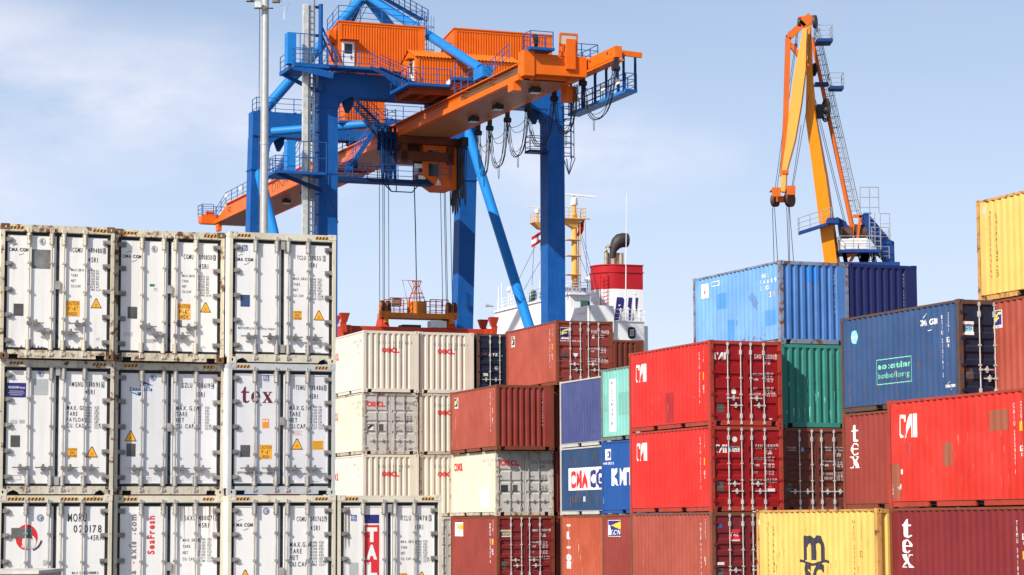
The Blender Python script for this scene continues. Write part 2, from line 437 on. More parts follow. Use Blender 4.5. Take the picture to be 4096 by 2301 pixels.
    MS['rseal'] = g.mesh('door_gasket', smooth=False)
    g = G(); g.cyl((0, 0, .1), (0, 0, hr - .1), .018, n=10)
    for z in (.1, hr - .15): g.box(-.045, .045, -.03, .05, z - .02, z + .04); g.cyl((-.03, -.02, z - .03), (-.03, -.02, z + .06), .018, n=6)
    for z0, z1 in ((.2, .42), (hr - .42, hr - .18)):
        g.cyl((0, -.005, z0), (0, -.005, z1), .038, n=10); g.box(-.048, .048, .005, .052, z0, z1)
        for z in (z0 + .04, (z0 + z1) / 2, z1 - .04): g.box(-.058, -.048, 0, .05, z - .015, z + .015); g.box(.048, .058, 0, .05, z - .015, z + .015)
    for z in (.9, 1.48, 2.08): g.box(-.036, .036, -.024, .052, z - .02, z + .02)
    MS['rrod'] = g.mesh('locking_bar')
    g = G(); g.box(-.035, .035, -.035, .03, -.035, .035); g.box(.03, .33, -.04, -.02, -.013, .013); g.box(.12, .2, -.05, .052, -.04, .03); g.cyl((.16, -.02, .02), (.16, -.02, .075), .028, n=8); g.box(.14, .18, -.04, .02, -.09, -.04)
    MS['rhand'] = g.mesh('door_handle')
    g = G(); g.box(0, .24, .03, .06, -.045, .045)
    for k in range(3): g.cyl((.15 + k * .032, .0, -.02 + .012 * k), (.15 + k * .032, .03, -.02 + .012 * k), .011, n=6)
    for k in range(3): g.cyl((.15 + k * .035, .04, -.055), (.15 + k * .035, .06, -.055), .014, n=6)
    MS['rhinge'] = g.mesh('hinge')
    g = G(); g.box(-.05, .05, -.02, .03, -.09, .09); MS['latch'] = g.mesh('door_latch')

CASTPOS = lambda hh, ll, ch, cw: [(0, 0, 0), (W - cw, 0, 0), (0, 0, hh - ch), (W - cw, 0, hh - ch)]
def place(o, x=0, y=0, z=0, sx=None):
    o.location = (x, y, z)
    if sx: o.scale = (sx, 1, 1)
    return o
SIDE_C = dict(axis=0, breaks=[L - p for p, _ in SIDE], map=lambda a, b, e: (depth_at(SIDE, L - a) - e, L - a, b))
END_C = dict(axis=0, breaks=[p for p, _ in ENDP], map=lambda a, b, e: (a, depth_at(ENDP, a) - e, b))
def door_c(t): return dict(axis=1, breaks=[p for p, _ in DOORP[t]], map=lambda a, b, e: (a, depth_at(DOORP[t], b) - e, b))
REEF_C = dict(map=lambda a, b, e: (a, .072 - e, b))
HEAD_C = dict(map=lambda a, b, e: (a, .008 - e, b))

def clusters(sh, gap=.11):
    bb = [(min(v[0] for v in vs) - gap / 2, min(v[1] for v in vs) - gap / 2, max(v[0] for v in vs) + gap / 2, max(v[1] for v in vs) + gap / 2) for vs, fs in sh]
    root = list(range(len(sh)))
    def find(i):
        while root[i] != i: i = root[i]
        return i
    for i in range(len(sh)):
        for j in range(i):
            a, b = bb[i], bb[j]
            if a[0] < b[2] and b[0] < a[2] and a[1] < b[3] and b[1] < a[3]: root[find(i)] = find(j)
    out = {}
    for i, x in enumerate(sh): out.setdefault(find(i), []).append(x)
    return list(out.values())
def decals(nm, layers, host, cf):
    sh, m = layers[0]                          # every block of writing and every patch is a piece of its own
    if nm in ('patch', 'scuffs', 'stain'): pieces = [[x] for x in sh]
    elif nm == 'lettering': pieces = clusters(sh)
    else: pieces = [sh]
    for q in pieces:
        a, b = twidth(q); decal(nm, host((a + b) / 2), [(q, m)] + layers[1:], cf)

def dry(label, x, y, yaw, lvl, col, frame, end='corr', door='four', rodmat=None, side=(), face=(), grip='low', group=None, z=None, endcol=None, bare=False):
    t = thing('shipping_container', label, 'container', (x, y, lvl * H if z is None else z), R(yaw), group)
    endcol = endcol or col
    inst(MS['frame'], 'frame', [frame, M['dark']], t)
    sp = inst(MS['sideL'], 'side_panel', col, t); inst(MS['sideR'], 'side_panel', col, t)
    inst(MS['roof'], 'roof', col, t); inst(MS['floor'], 'floor', M['galvd'], t); inst(MS['endF'], 'end_panel', col, t)
    for cx in (0, W - .162):
        for cz in (0, H - .118):
            place(inst(MS['cast'], 'corner_casting', [frame, M['dark']], t), cx, 0, cz)
            place(inst(MS['cast'], 'corner_casting', [frame, M['dark']], t), cx, L - .178, cz)
    par = {}
    if end == 'corr':
        par['L'] = par['R'] = inst(MS['endN'], 'end_panel', endcol, t); cf = END_C
    else:
        cf = door_c(door); rodmat = rodmat or M['galv']
        for k, rods, hx in (('L', (.60, 1.04), .05), ('R', (1.38, 1.82), W - .05)):
            d = par[k] = inst(MS['leaf' + door + k], 'door', [endcol, M['black']], t)
            for i, rx in enumerate(rods):
                place(inst(MS['rod'], 'locking_bar', rodmat, d), rx, .012)
                if grip == 'level': sg, hz = (-1 if k == 'L' else 1), .62
                else:
                    sg, hz = ((1, .84) if i == 0 else (-1, .62))
                place(inst(MS['hand'], 'door_handle', M['galv'], d), rx, .01, hz, sg)
            for hz in (.32, .95, 1.62, 2.27): place(inst(MS['hinge'], 'hinge', endcol, d), hx, .01, hz, 1 if k == 'L' else -1)
    for nm, layers in side: decals(nm, layers, lambda c: sp, SIDE_C)
    for nm, layers in face: decals(nm, layers, lambda c: par['L' if c < 1.22 else 'R'], cf)
    return t

def reefer(label, x, y, yaw, z, white, frame, sill='slot', trim=False, grips='stag', marks=(), hazard=1, cast=None, latch=(1.6,)):
    t = thing('refrigerated_container', label, 'container', (x, y, z), R(yaw), 'white refrigerated containers')
    inst(MS['rframe'], 'frame', frame, t); inst(MS['rsill' + sill], 'sill', [frame, M['dark']], t); inst(MS['rbody'], 'body', white, t)
    inst(MS['rgask'], 'door_backing', M['dark'], t); inst(MS['rseal'], 'door_gasket', M['black'], t)
    for p in CASTPOS(HR, LR, .125, .17): place(inst(MS['castR'], 'corner_casting', [cast or frame, M['dark']], t), *p)
    for p in CASTPOS(HR, LR, .125, .17): place(inst(MS['castR'], 'corner_casting', [frame, M['dark']], t), p[0], LR - .178, p[2])
    par = {}
    for k, rods in (('L', (.60, 1.085)), ('R', (1.345, 1.80))):
        d = par[k] = inst(MS[('rleafT' if trim else 'rleaf') + k], 'door', white, t)
        for i, rx in enumerate(rods):
            place(inst(MS['rrod'], 'locking_bar', rodm if grips == 'stag' else M['galv2'], d), rx, .02)
            if grips == 'level': sg, hz = (-1 if k == 'L' else 1), .585
            else: sg, hz = {('L', 0): (1, .77), ('L', 1): (-1, .59), ('R', 0): (1, .585), ('R', 1): (-1, .78)}[(k, i)]
            place(inst(MS['rhand'], 'door_handle', M['galvd'], d), rx, .02, hz, sg)
        for hz in (.39, .94, 1.49, 2.04, 2.56): place(inst(MS['rhinge'], 'hinge', M['hinge'], d), 0.012 if k == 'L' else W - .012, .0, hz, 1 if k == 'L' else -1)
    for lz in latch: place(inst(MS['latch'], 'door_latch', M['galv2'], t), 1.22, .03, lz)
    for a, b in (((.18, .48), (1.96, 2.26)) if hazard == 1 else ((.2, .56), (.62, .98), (1.32, 1.7), (1.8, 2.22)) if hazard == 4 else ((.2, .5), (1.95, 2.2))):
        bl = []; n = int((b - a) / .075)
        for k in range(n + 1):
            u0 = a + k * .075; q = [(u0, 0), (u0 + .037, 0), (u0 + .067, .06), (u0 + .03, .06)]
            q = [(min(max(p[0], a), b), p[1] + HR - .115) for p in q]
            if q[0][0] < q[1][0]: bl += P(*q)
        decal('hazard_stripe', t, [(rect(a, HR - .115, b, HR - .055), M['hyel']), (bl, M['hblack'])], HEAD_C)
    for nm, layers in marks: decals(nm, layers, lambda c: par['L' if c < 1.22 else 'R'], REEF_C)
    return t

# ------------------------------------------------------------------ writing and marks
def T(s, x, y, h, wd=None, al='l', **k):
    k.setdefault('bold', .012)
    sh = text(s, h, k.pop('w', .62), k.pop('sp', .2), **k)
    if wd: sh = fit(sh, wd)
    return at(sh, x, y, al)
def boxed(ch, x, y, h): return T(ch, x + .012, y, h, None) + frame2(x - .004, y - .015, x + .062, y + h + .015, .006)
def cma(x, y, wd, mat='ink', bold=.03):
    k = wd / .42; s = T('CMA CGM', x, y, .068 * k, wd, bold=bold, w=.85, sp=.15)
    s += ring(x + .18 * k, y + .02 * k, .13 * k, .13 * k, .008 * k, a0=85, a1=140, n=8) + ring(x + .22 * k, y + .03 * k, .13 * k, .11 * k, .008 * k, a0=265, a1=325, n=8)
    return s
def specs(xl, hl, labels, xn, xu, hv, vals, y0, dyl, dyv, yv=None):
    o = []
    for k, s in enumerate(labels): o += T(s, xl, y0 - k * dyl, hl)
    for k, s in enumerate(vals):
        a, b = s.split(' '); y = (yv or y0) - k * dyv
        o += T(a, xn, y, hv, None, 'r') + T(b, xu, y, hv)
    return o
def caution(x0, y0, x1, y1, lines):
    n = len(lines); h = (y1 - y0) / (n * 1.38); lay = []
    for k, s in enumerate(lines): lay += T(s, (x0 + x1) / 2, y1 - (k + .92) * (y1 - y0) / n - (y1 - y0) * .0 + h * .05, h, min((x1 - x0) * .9, len(s) * h * .52), 'c', bold=.01)
    return ('caution_sticker', [(rect(x0, y0, x1, y1), M['yellow']), (lay, M['ink'])])
BIG = ['CAUTION', "9'-6\"", 'HIGH']; SMALL = ['CAUTION', 'HIGH', 'CONTAINER']
def tri(cx, y, s):
    return ('warning_triangle', [(triangle_sign(cx, y, s), M['hblack']), (triangle_sign(cx, y + s * .07, s * .82), M['yellow']),
            (T('SUPER', cx, y + s * .34, s * .075, None, 'c') + T('HEAVY', cx, y + s * .2, s * .075, None, 'c'), M['ink'])])
def emb(cx, cy, r, mat='emblem', fill=False):
    if fill: return ('emblem', [(disc(cx, cy, r), M[mat]), (ring(cx, cy, r * .8, r * .8, r * .1) + ring(cx, cy, r * .5, r * .5, r * .2, a0=30, a1=300) + disc(cx, cy, r * .18), M['cream'])])
    return ('emblem', [(ring(cx, cy, r, r * 1.15, r * .12) + ring(cx, cy, r * .68, r * .85, r * .1) + ring(cx - r * .1, cy, r * .4, r * .6, r * .18, a0=60, a1=330) + disc(cx, cy, r * .2, r * .4), M[mat])])
def plate_(x0, y0, x1, y1, mat='plate'):
    ln = []
    for k in range(5): ln += rect(x0 + .02, y1 - (k + 1.2) * (y1 - y0) / 6.5, x1 - .03 - .02 * (k % 2), y1 - (k + 1.2) * (y1 - y0) / 6.5 + .006)
    return ('data_plate', [(rect(x0, y0, x1, y1), M[mat]), (ln + frame2(x0 + .006, y0 + .006, x1 - .006, y1 - .006, .004), M['galvd'])])
def stick(x0, y0, x1, y1, mat='cream', lines=0, ink='greyink', nm='sticker'):
    ln = []
    for k in range(lines): ln += rect(x0 + .01, y1 - (k + .9) * (y1 - y0) / (lines + .6), x1 - .01 - .012 * (k % 3), y1 - (k + .9) * (y1 - y0) / (lines + .6) + (y1 - y0) * .28 / (lines + .6))
    return (nm, [(rect(x0, y0, x1, y1), M[mat])] + ([(ln, M[ink])] if ln else []))
def gl(x, y, s): return ('sticker', [(rect(x, y, x + s, y + s * 1.05), M['bluest']), (T('GL', x + s / 2, y + s * .38, s * .5, s * .78, 'c', bold=.02) + rect(x + s * .15, y + s * .12, x + s * .85, y + s * .2), M['white'])])
class Blocks(list): parts = ()
def ink(*shapes, mat='ink', nm='lettering'):
    o = Blocks()
    for s in shapes: o += s
    o.parts = shapes; return (nm, [(o, M[mat])])
V1 = lambda g1, g2, t1, t2, n1, n2, c1, c2, ku, lu, mu, fu: [f'{g1} {ku}', f'{g2} {lu}', f'{t1} {ku}', f'{t2} {lu}', f'{n1} {ku}', f'{n2} {lu}', f'{c1} {mu}', f'{c2} {fu}']
def oocl(x, y, h):
    """red word mark with a blossom inside the second ring"""
    r = h / 2; o = ring(x + r, y + r, r * 1.08, r, r * .55, r * .48) + ring(x + r * 2.85, y + r, r * 1.08, r, r * .5, r * .42) + ring(x + r * 4.75, y + r, r * 1.0, r, r * .58, r * .5, a0=48, a1=312)
    o += P((x + r * 5.5, y + h * .97), (x + r * 6.05, y + h * .97), (x + r * 6.05, y + h * .27), (x + r * 6.95, y + h * .27), (x + r * 6.95, y), (x + r * 5.5, y))
    for k in range(5):
        t = R(90 + 72 * k); o += disc(x + r * (2.85 + .27 * math.cos(t)), y + r * (1 + .27 * math.sin(t)), r * .2, n=8)
    return ('logo', [(o, M['red'])])
def cai(x, y, h, k=1.0):
    w = h * k
    c = P((x + .34 * w, y + .68 * h), (x + .34 * w, y + .98 * h), (x + .1 * w, y + h), (x + .02 * w, y + .9 * h), (x, y + .12 * h), (x + .07 * w, y + .02 * h), (x + .2 * w, y), (x + .25 * w, y + .06 * h), (x + .13 * w, y + .2 * h), (x + .13 * w, y + .84 * h), (x + .26 * w, y + .84 * h), (x + .27 * w, y + .68 * h))
    a = P((x + .30 * w, y), (x + .40 * w, y), (x + .64 * w, y + .62 * h), (x + .64 * w, y), (x + .77 * w, y), (x + .77 * w, y + h), (x + .58 * w, y + h))
    return c + a + rect(x + .82 * w, y, x + .95 * w, y + h)
def vnum(s, x, y, h, w=.75, sp=.32, **k): return at(text(s, h, w, sp, mode='v', **k), x, y, 'x')
def ser_t():
    return P((0, .88), (0, .93), (.2, 1.05), (.36, 1.42), (.5, 1.42), (.5, 1.0), (.8, 1.0), (.8, .88), (.5, .88), (.5, .24), (.56, .13), (.68, .13), (.8, .22), (.85, .14), (.66, -.02), (.44, -.03), (.25, .06), (.2, .22), (.2, .88))
def ser_e():
    o = []; n = 22; vs = []; fs = []
    for k in range(n + 1):
        t = R(8 + 312 * k / n); th = .3 if 110 < 8 + 312 * k / n < 250 else .14
        vs.append((.45 + .45 * math.cos(t), .5 + .53 * math.sin(t))); vs.append((.45 + (.45 - th) * math.cos(t), .5 + (.53 - .1) * math.sin(t)))
    for k in range(n): fs.append((2 * k, 2 * k + 2, 2 * k + 3, 2 * k + 1))
    return [(vs, fs)] + rect(.2, .48, .88, .57)
def ser_x():
    return P((.08, .94), (.38, .94), (.98, .06), (.62, .06)) + P((0, .94), (0, 1), (.46, 1), (.46, .94)) + P((.6, .94), (.6, 1), (.96, 1), (.96, .94)) + P((.56, 0), (.56, .06), (1.04, .06), (1.04, 0)) + P((0, 0), (0, .06), (.42, .06), (.42, 0)) \
        + P((.72, .94), (.84, .94), (.62, .6), (.55, .68)) + P((.12, .06), (.24, .06), (.46, .38), (.39, .46))
def word_tex(x, y, h, wide=1.0, mode='h', gap=.16):
    o = []; px = x; py = y
    for f, wd, top in ((ser_t, .85, 1.42), (ser_e, .92, 1.05), (ser_x, 1.04, 1.0)):
        sh = sc(f(), h * wide, h)
        if mode == 'h': o += [([(a + px, b + y) for a, b in vs], fs) for vs, fs in sh]; px += (wd + gap) * h * wide
        else:
            py -= top * h; o += [([(a + x - wd * h * wide / 2, b + py) for a, b in vs], fs) for vs, fs in sh]; py -= gap * h
    return o + (disc(px, y + .03 * h, .04 * h) if mode == 'h' else [])
def flag_f(x, y, s, k=1.0, cap=True):
    w = s * k
    def cur(x0, y0, x1, y1, th):
        top = [(x0 + (x1 - x0) * t / 6, y0 + (y1 - y0) * (t / 6) ** .6 + th * .25 * math.sin(math.pi * t / 6)) for t in range(7)]
        return P(*top, *[(a + .02 * w, b - th) for a, b in top[::-1]])
    f = cur(x + .2 * w, y + .62 * s, x + .9 * w, y + .9 * s, .16 * s) + cur(x + .16 * w, y + .36 * s, x + .72 * w, y + .56 * s, .14 * s) + P((x + .16 * w, y + .62 * s), (x + .3 * w, y + .66 * s), (x + .26 * w, y + .3 * s), (x + .1 * w, y + .08 * s))
    lay = [(rect(x, y - (.2 * s if cap else .04 * s), x + w, y + 1.04 * s), M['white']), (rect(x + .05 * w, y + .0 * s, x + .95 * w, y + s), M['navy']), (f, M['lemon'])]
    if cap: lay.append((T('FLORENS', x + w / 2, y - .16 * s, .12 * s, w * .92, 'c', bold=.01), M['navy']))
    return ('logo', lay)
def beacon(x, y, w, h, ground='navy'):
    bm = P((x + .28 * w, y + .68 * h), (x + .97 * w, y + .92 * h), (x + .97 * w, y + .42 * h))
    ray = []
    for k in range(4):
        t = .5 + .1 * k; ray += P((x + .34 * w, y + .67 * h), (x + .96 * w, y + t * h), (x + .96 * w, y + (t + .05) * h))
    tw = P((x + .1 * w, y + .1 * h), (x + .22 * w, y + .1 * h), (x + .19 * w, y + .7 * h), (x + .13 * w, y + .7 * h))
    return ('logo', [(rect(x, y, x + w, y + h), M['white']), (rect(x + .03 * w, y + .03 * h, x + .97 * w, y + .97 * h), M[ground]), (bm, M['yellow']), (ray, M['lemon']),
                     (tw + T('BEACON', x + .2 * w, y + .12 * h, .28 * h, .74 * w, shear=.25, bold=.015), M['white' if ground == 'navy' else 'ink'])])
def sidecode(s, x, top, h=.12, bottom=None, code='22G1', mat='white', h2=.12, extra=True):
    o = vnum(s, x, top, h) + vnum(code, x + .32, top + .1, h2)
    L_ = [ink(o, mat=mat)]
    if extra: L_.append(('sticker', [(rect(x + .25, top - .75, x + .39, top - .52), M['yellow']), (T('2', x + .32, top - .62, .08, None, 'c') + T('6', x + .32, top - .73, .08, None, 'c'), M['red'])]))
    L_.append(ink(frame2(x + .25, top - 1.05, x + .4, top - .92, .014) + T('ic', x + .325, top - 1.03, .08, .1, 'c') + T('87', x + .325, top - 1.16, .08, .1, 'c'), mat=mat))
    return L_
def doorspec(code, num, chk, mat='white', labels=('MAX.GROSS', 'TARE', 'NET', 'CU.CAP.'), y=2.08, typ='22G1', dy=(.46, .62, .9, 1.06), vals=None, u=('KG', 'LB')):
    o = T(code, 1.52, y, .12, .23) + T(num, 1.885, y, .12, .30) + T(chk, 2.225, y, .12) + T(typ, 1.885, y - .17, .11, .19)
    if chk: o += frame2(2.212, y - .02, 2.285, y + .14, .008)
    vals = vals or ['30.480', '67.200', '2.220', '4.890', '28.260', '62.310', '33.2', '1.172']
    uu = [u[0], u[1]] * 3 + ['CU.M.', 'CU.FT.']
    for k, (s, d) in enumerate(zip(labels, dy)):
        yy = y - d - .06; o += T(s, 1.47, yy, .065) + T(vals[2 * k], 2.03, yy + .04, .055, .16, 'r') + T(uu[2 * k], 2.08, yy + .04, .055) + T(vals[2 * k + 1], 2.03, yy - .035, .055, .16, 'r') + T(uu[2 * k + 1], 2.08, yy - .035, .055)
    return ink(o, mat=mat)
def runs(n, x0, x1, y0, y1, mn, mx, w=.012):
    o = []
    for _ in range(n):
        a, b, l = random.uniform(x0, x1), random.uniform(y0, y1), random.uniform(mn, mx); ww = w * random.uniform(.5, 1.5)
        o += P((a - ww / 2, b), (a + ww / 2, b), (a + ww * .3, b - l), (a - ww * .2, b - l * .9))
    return o

# ------------------------------------------------------------------ the yard: every container
build_shared()
M['redpale'] = worn('pale_scratches', (.55, .2, .16), .4); M['scuffviolet'] = worn('violet_scuffs', (.22, .05, .1), .5)
M['hinge'] = plain('hinge_steel', (.27, .245, .22), .55, .2, .3); rustc = paint((.2, .11, .06), .5, .6, .5, .8, .15, (.08, .035, .015), .1)
M['galv2'] = plain('worn_steel', (.40, .38, .35), .5, .25, .3)
CREAM = (.66, .59, .44)
wh = [paint((.82, .80, .775), .06, .3, .1, .42, .05, (.42, .34, .26), .0), paint((.81, .795, .78), .03, .2, .08, .42, .05, (.45, .4, .34), .0), paint((.7, .7, .725), .03, .2, .1, .38, .05, (.4, .36, .33), .0)]
rodm = paint((.6, .55, .45), .3, .6, .3, .55, .1, (.25, .15, .07), .2); fr_rust = paint(CREAM, .52, .95, .4, .6, .15, (.16, .08, .03), .2); fr_mid = paint((.62, .57, .46), .46, .65, .35, .6, .12, (.22, .13, .06), .2)
fr_light = paint((.68, .63, .5), .3, .4, .3, .55, .1, (.3, .22, .13), .2); fr_grey = paint((.5, .52, .53), .16, .3, .3, .5, .1, (.22, .2, .17), .2)
KG = lambda a: V1(*a, 'kg.', 'lbs.', 'm3', 'cu.ft.')
LAB = ['MAX.GROSS', 'TARE', 'NET', 'CU.CAP.']
def code(c, n, k, y=2.33, xc=1.53, xn=1.875, h=.1, typ=.205):
    return T(c, xc, y, h, .215) + T(n, xn, y, h, .29) + boxed(k, xn + .315, y, h) + T('45R1', xn, y - typ, h * 1.05, .205)
cg = ('34.000', '74.960', '4.700', '10.360', '29.300', '64.600', '68.0', '2.400')
Z2, Z1, Z0 = 2 * HR, HR, 0
reefer('white refrigerated box with a dark scuffed square on its door and badly rusted posts', -10.9, 50.56, 20.6, Z2, wh[0], fr_rust, cast=rustc, marks=[
    ink(cma(.17, 2.31, .42), code('CGMU', '499488', '8'), specs(1.51, .052, LAB, 2.02, 2.05, .048, KG(cg), 1.92, .117, .0595)),
    emb(.89, 2.53, .068, 'greyink'), stick(.66, 1.95, 1.06, 2.36, 'scuff', nm='scuff_patch'), plate_(.29, .92, .50, 1.18), caution(1.41, .94, 1.70, 1.28, BIG), tri(2.06, 1.13, .21),
    stick(2.06, .42, 2.14, .5, 'cream', 2, 'bluest'), ('peeling_paint', [(jag(.14, 1.17, .232, .32, 40), M['scuff'])]), ('peeling_paint', [(jag(1.27, 2.3, .232, .31, 40), M['scuff'])])])
reefer('white refrigerated box with a small green tag and a scratched yellow caution sticker', -8.64, 51.6, 20.4, Z2, wh[0], fr_rust, cast=rustc, marks=[
    ink(cma(.17, 2.27, .42), code('CGMU', '500850', '0', 2.29), specs(1.5, .052, LAB, 2.0, 2.04, .048, KG(cg), 1.89, .117, .0595)),
    emb(.88, 2.48, .068, 'greyink'), stick(.78, 1.66, .89, 1.71, 'green'), stick(.86, 1.56, .95, 1.64, 'cream', 2, 'bluest'), plate_(.3, .94, .51, 1.2), caution(1.4, .95, 1.69, 1.3, BIG), tri(2.03, 1.12, .22),
    ink(runs(14, 1.4, 1.68, .99, 1.22, .02, .09, .02), mat='cream', nm='scratch'), ink(T('H15', .22, .55, .085, .2, shear=.2), mat='palegrey'), stick(1.92, .33, 2.04, .37, 'cream', 1, 'navy'), stick(1.4, .78, 1.5, .94, 'scuff'), stick(.7, .42, .9, .5, 'palegrey')])
reefer('white refrigerated box with a blue data plate on its door, nearest the crane leg', -6.21, 52.12, 20.5, Z2, wh[1], fr_light, 'arch', False, 'level', [
    ink(cma(.13, 2.25, .42), T('TCLU', 1.55, 2.32, .092, .2) + T('130555', 1.8, 2.32, .092, .3) + boxed('3', 2.15, 2.32, .092) + T('45R1', 1.8, 2.16, .092, .2),
        specs(1.47, .054, ['MAX. GROSS', 'TARE', 'NET', 'CU. CAP.'], 1.99, 2.03, .048, V1('35.000', '77.160', '4.420', '9.740', '30.580', '67.420', '67.5', '2.384', 'KGS.', 'LBS.', 'CU.M', 'CU.FT'), 1.87, .127, .063)),
    ink(T('MGW=34,000 kg for', .22, .74, .055, .37) + T('UIC railway transport', .64, .74, .055, .42)), gl(.3, 2.48, .12), plate_(.27, 1.24, .48, 1.5, 'plateb'), caution(1.47, .98, 1.66, 1.18, SMALL), tri(2.06, .98, .22),
    ink(frame2(1.9, .36, 2.1, .46, .006), mat='greyink'), stick(1.9, .24, 2.1, .27, 'palegrey')], 1, None, (2.62, .32))
reefer('white refrigerated box with a dark navy text panel and a grey patch on its door', -10.9, 50.72, 20.65, Z1, wh[1], fr_mid, 'arch', False, 'level', [
    ink(T('MGNU', 1.53, 2.33, .1, .24) + T('331091', 1.82, 2.33, .1, .31) + boxed('6', 2.17, 2.33, .1) + T('45R1', 1.82, 2.17, .1, .2),
        specs(1.43, .085, ['MAX. GR.', 'TARE', 'PAYLOAD', 'CU. CAP.'], 1.96, 2.03, .05, V1('34.000', '74.960', '4.480', '9.880', '29.520', '65.080', '67.5', '2.384', 'KGS', 'LBS', 'CU.M', 'CU.FT.'), 1.83, .127, .0615, 1.86)),
    ('text_panel', [(rect(.15, 2.08, .55, 2.39), M['navy']), (T('MAGNUM-lease', .35, 2.27, .05, .36, 'c', bold=.02) + rect(.2, 2.21, .5, 2.217) + rect(.18, 2.17, .52, 2.177) + rect(.22, 2.13, .48, 2.137), M['white'])]),
    emb(.86, 2.6, .07), stick(.69, 2.14, 1.02, 2.48, 'palegrey', nm='grey_patch'), plate_(.24, 1.02, .44, 1.27), caution(1.46, .81, 1.66, 1.01, SMALL), tri(1.98, .81, .23), ink(frame2(.27, .32, .47, .42, .006), mat='greyink'), stick(.23, 1.52, .37, 1.6, 'palegrey'), stick(.42, 1.53, .53, 1.6, 'palegrey')], 1, None, (2.65, .3))
reefer('white refrigerated box with a blue swoosh logo above a warning triangle and dark plate', -8.64, 51.78, 20.4, Z1, wh[2], fr_mid, 'slot', True, 'level', [
    ink(T('SZLU', 1.5, 2.36, .1, .22) + T('900619', 1.8, 2.36, .1, .32) + boxed('4', 2.15, 2.36, .1) + T('45R1', 1.8, 2.16, .1, .2),
        specs(1.37, .092, ['MAX. G. W.', 'TARE', 'NET', 'CU. CAP.'], 1.93, 2.02, .05, V1('34.000', '74.960', '4.780', '10.540', '29.220', '64.420', '67.4', '2.382', 'KGS', 'LBS', 'CU.M.', 'CU.FT.'), 1.86, .132, .066, 1.9)),
    ('logo', [(T('Seacastle', .33, 2.27, .085, .5, bold=.03, shear=.12), M['emblem']), (P((.55, 2.38), (.66, 2.47), (.86, 2.39), (.72, 2.41)) + P((.36, 2.24), (.6, 2.24), (.57, 2.17), (.53, 2.17)), M['navy']), (P((.6, 2.37), (.68, 2.43), (.8, 2.39), (.72, 2.4)) + P((.38, 2.245), (.5, 2.245), (.54, 2.19)), M['sky'])]),
    emb(.85, 2.57, .07), tri(.37, 1.17, .23), plate_(.28, .84, .48, 1.12), stick(.72, .29, .83, .41, 'cream', 3), stick(1.44, .29, 1.54, .37, 'cream', 1), stick(1.86, .29, 1.97, .35, 'cream', 1)], 2, None, (1.48,))
reefer('white refrigerated box with one large dark red word on its door', -6.21, 52.12, 20.55, Z1, wh[2], fr_grey, 'slot', True, 'level', [
    ink(word_tex(.29, 2.02, .245, .95), mat='maroon', nm='logo'), gl(.8, 2.5, .13),
    ink(T('TEMU', 1.53, 2.32, .1, .22) + T('932486', 1.84, 2.32, .1, .32) + boxed('0', 2.18, 2.32, .1) + T('45R1', 1.84, 2.13, .1, .2),
        specs(1.39, .095, ['MAX.G.W.', 'TARE', 'NET', 'CU.CAP.'], 2.02, 2.06, .05, V1('35.000', '77.160', '4.630', '10.210', '30.370', '66.950', '67.3', '2.377', 'KG', 'LBS', 'CU.M.', 'CU.FT.'), 1.87, .135, .067, 1.92)),
    ink(T('MGW=34,000kg for', .23, .46, .055, .36) + T('UIC railway transport', .64, .46, .055, .4)), ('sticker', [(rect(.78, 1.47, .93, 1.67), M['orange']), (disc(.82, 1.62, .026) + disc(.89, 1.62, .026), M['cream'])]),
    plate_(.29, .83, .51, 1.09), caution(.72, .79, 1.0, 1.1, BIG), tri(1.57, 1.0, .24), stick(1.92, 1.0, 2.17, 1.2, 'yellow', 4, 'brownink'), stick(1.47, 1.32, 1.67, 1.43, 'cream', 4, 'red'), stick(1.95, .26, 2.07, .32, 'cream', 1, 'navy'), stick(1.5, .26, 1.62, .33, 'cream', 0)], 1, None, (1.62,))
ringlogo = ('logo', [(disc(.625, 2.0, .235, .27, 32), M['red']), (disc(.68, 1.9, .15, .15), M['cream']), (rect(.3, 1.98, .74, 2.2), M['scuff']), (ring(.66, 1.98, .3, .28, .035, .03, -70, -10, 12), M['ink']), (T('MORU', .625, 1.775, .055, .2, 'c', bold=.02), M['white'])])
reefer('white refrigerated box with a round red emblem and four hazard stripes', -10.9, 50.66, 20.6, Z0, wh[1], fr_light, 'slot', False, 'level', [
    ringlogo, emb(.91, 2.41, .075, fill=True), ink(T('MORU', 1.5, 2.33, .165, .4) + T('020178', 1.62, 2.1, .15, .6) + T('5', 2.32, 2.1, .15) + T('45R1', 1.98, 1.93, .11, .22)),
    ink(specs(1.6, .055, ['MAX GROSS WGT', 'TARE WGT', 'NET WGT', 'CU. CAP.'], 2.1, 2.1, .05, V1('34.000', '74.960', '4.700', '10.360', '29.300', '64.600', '67.5', '2.384', 'KG', 'LB', 'M3', 'FT3'), 1.21, .155, .078)),
    caution(.7, .85, 1.12, 1.25, BIG), stick(.98, 1.4, 1.08, 1.52, 'palegrey')], 4, None, (1.25,))
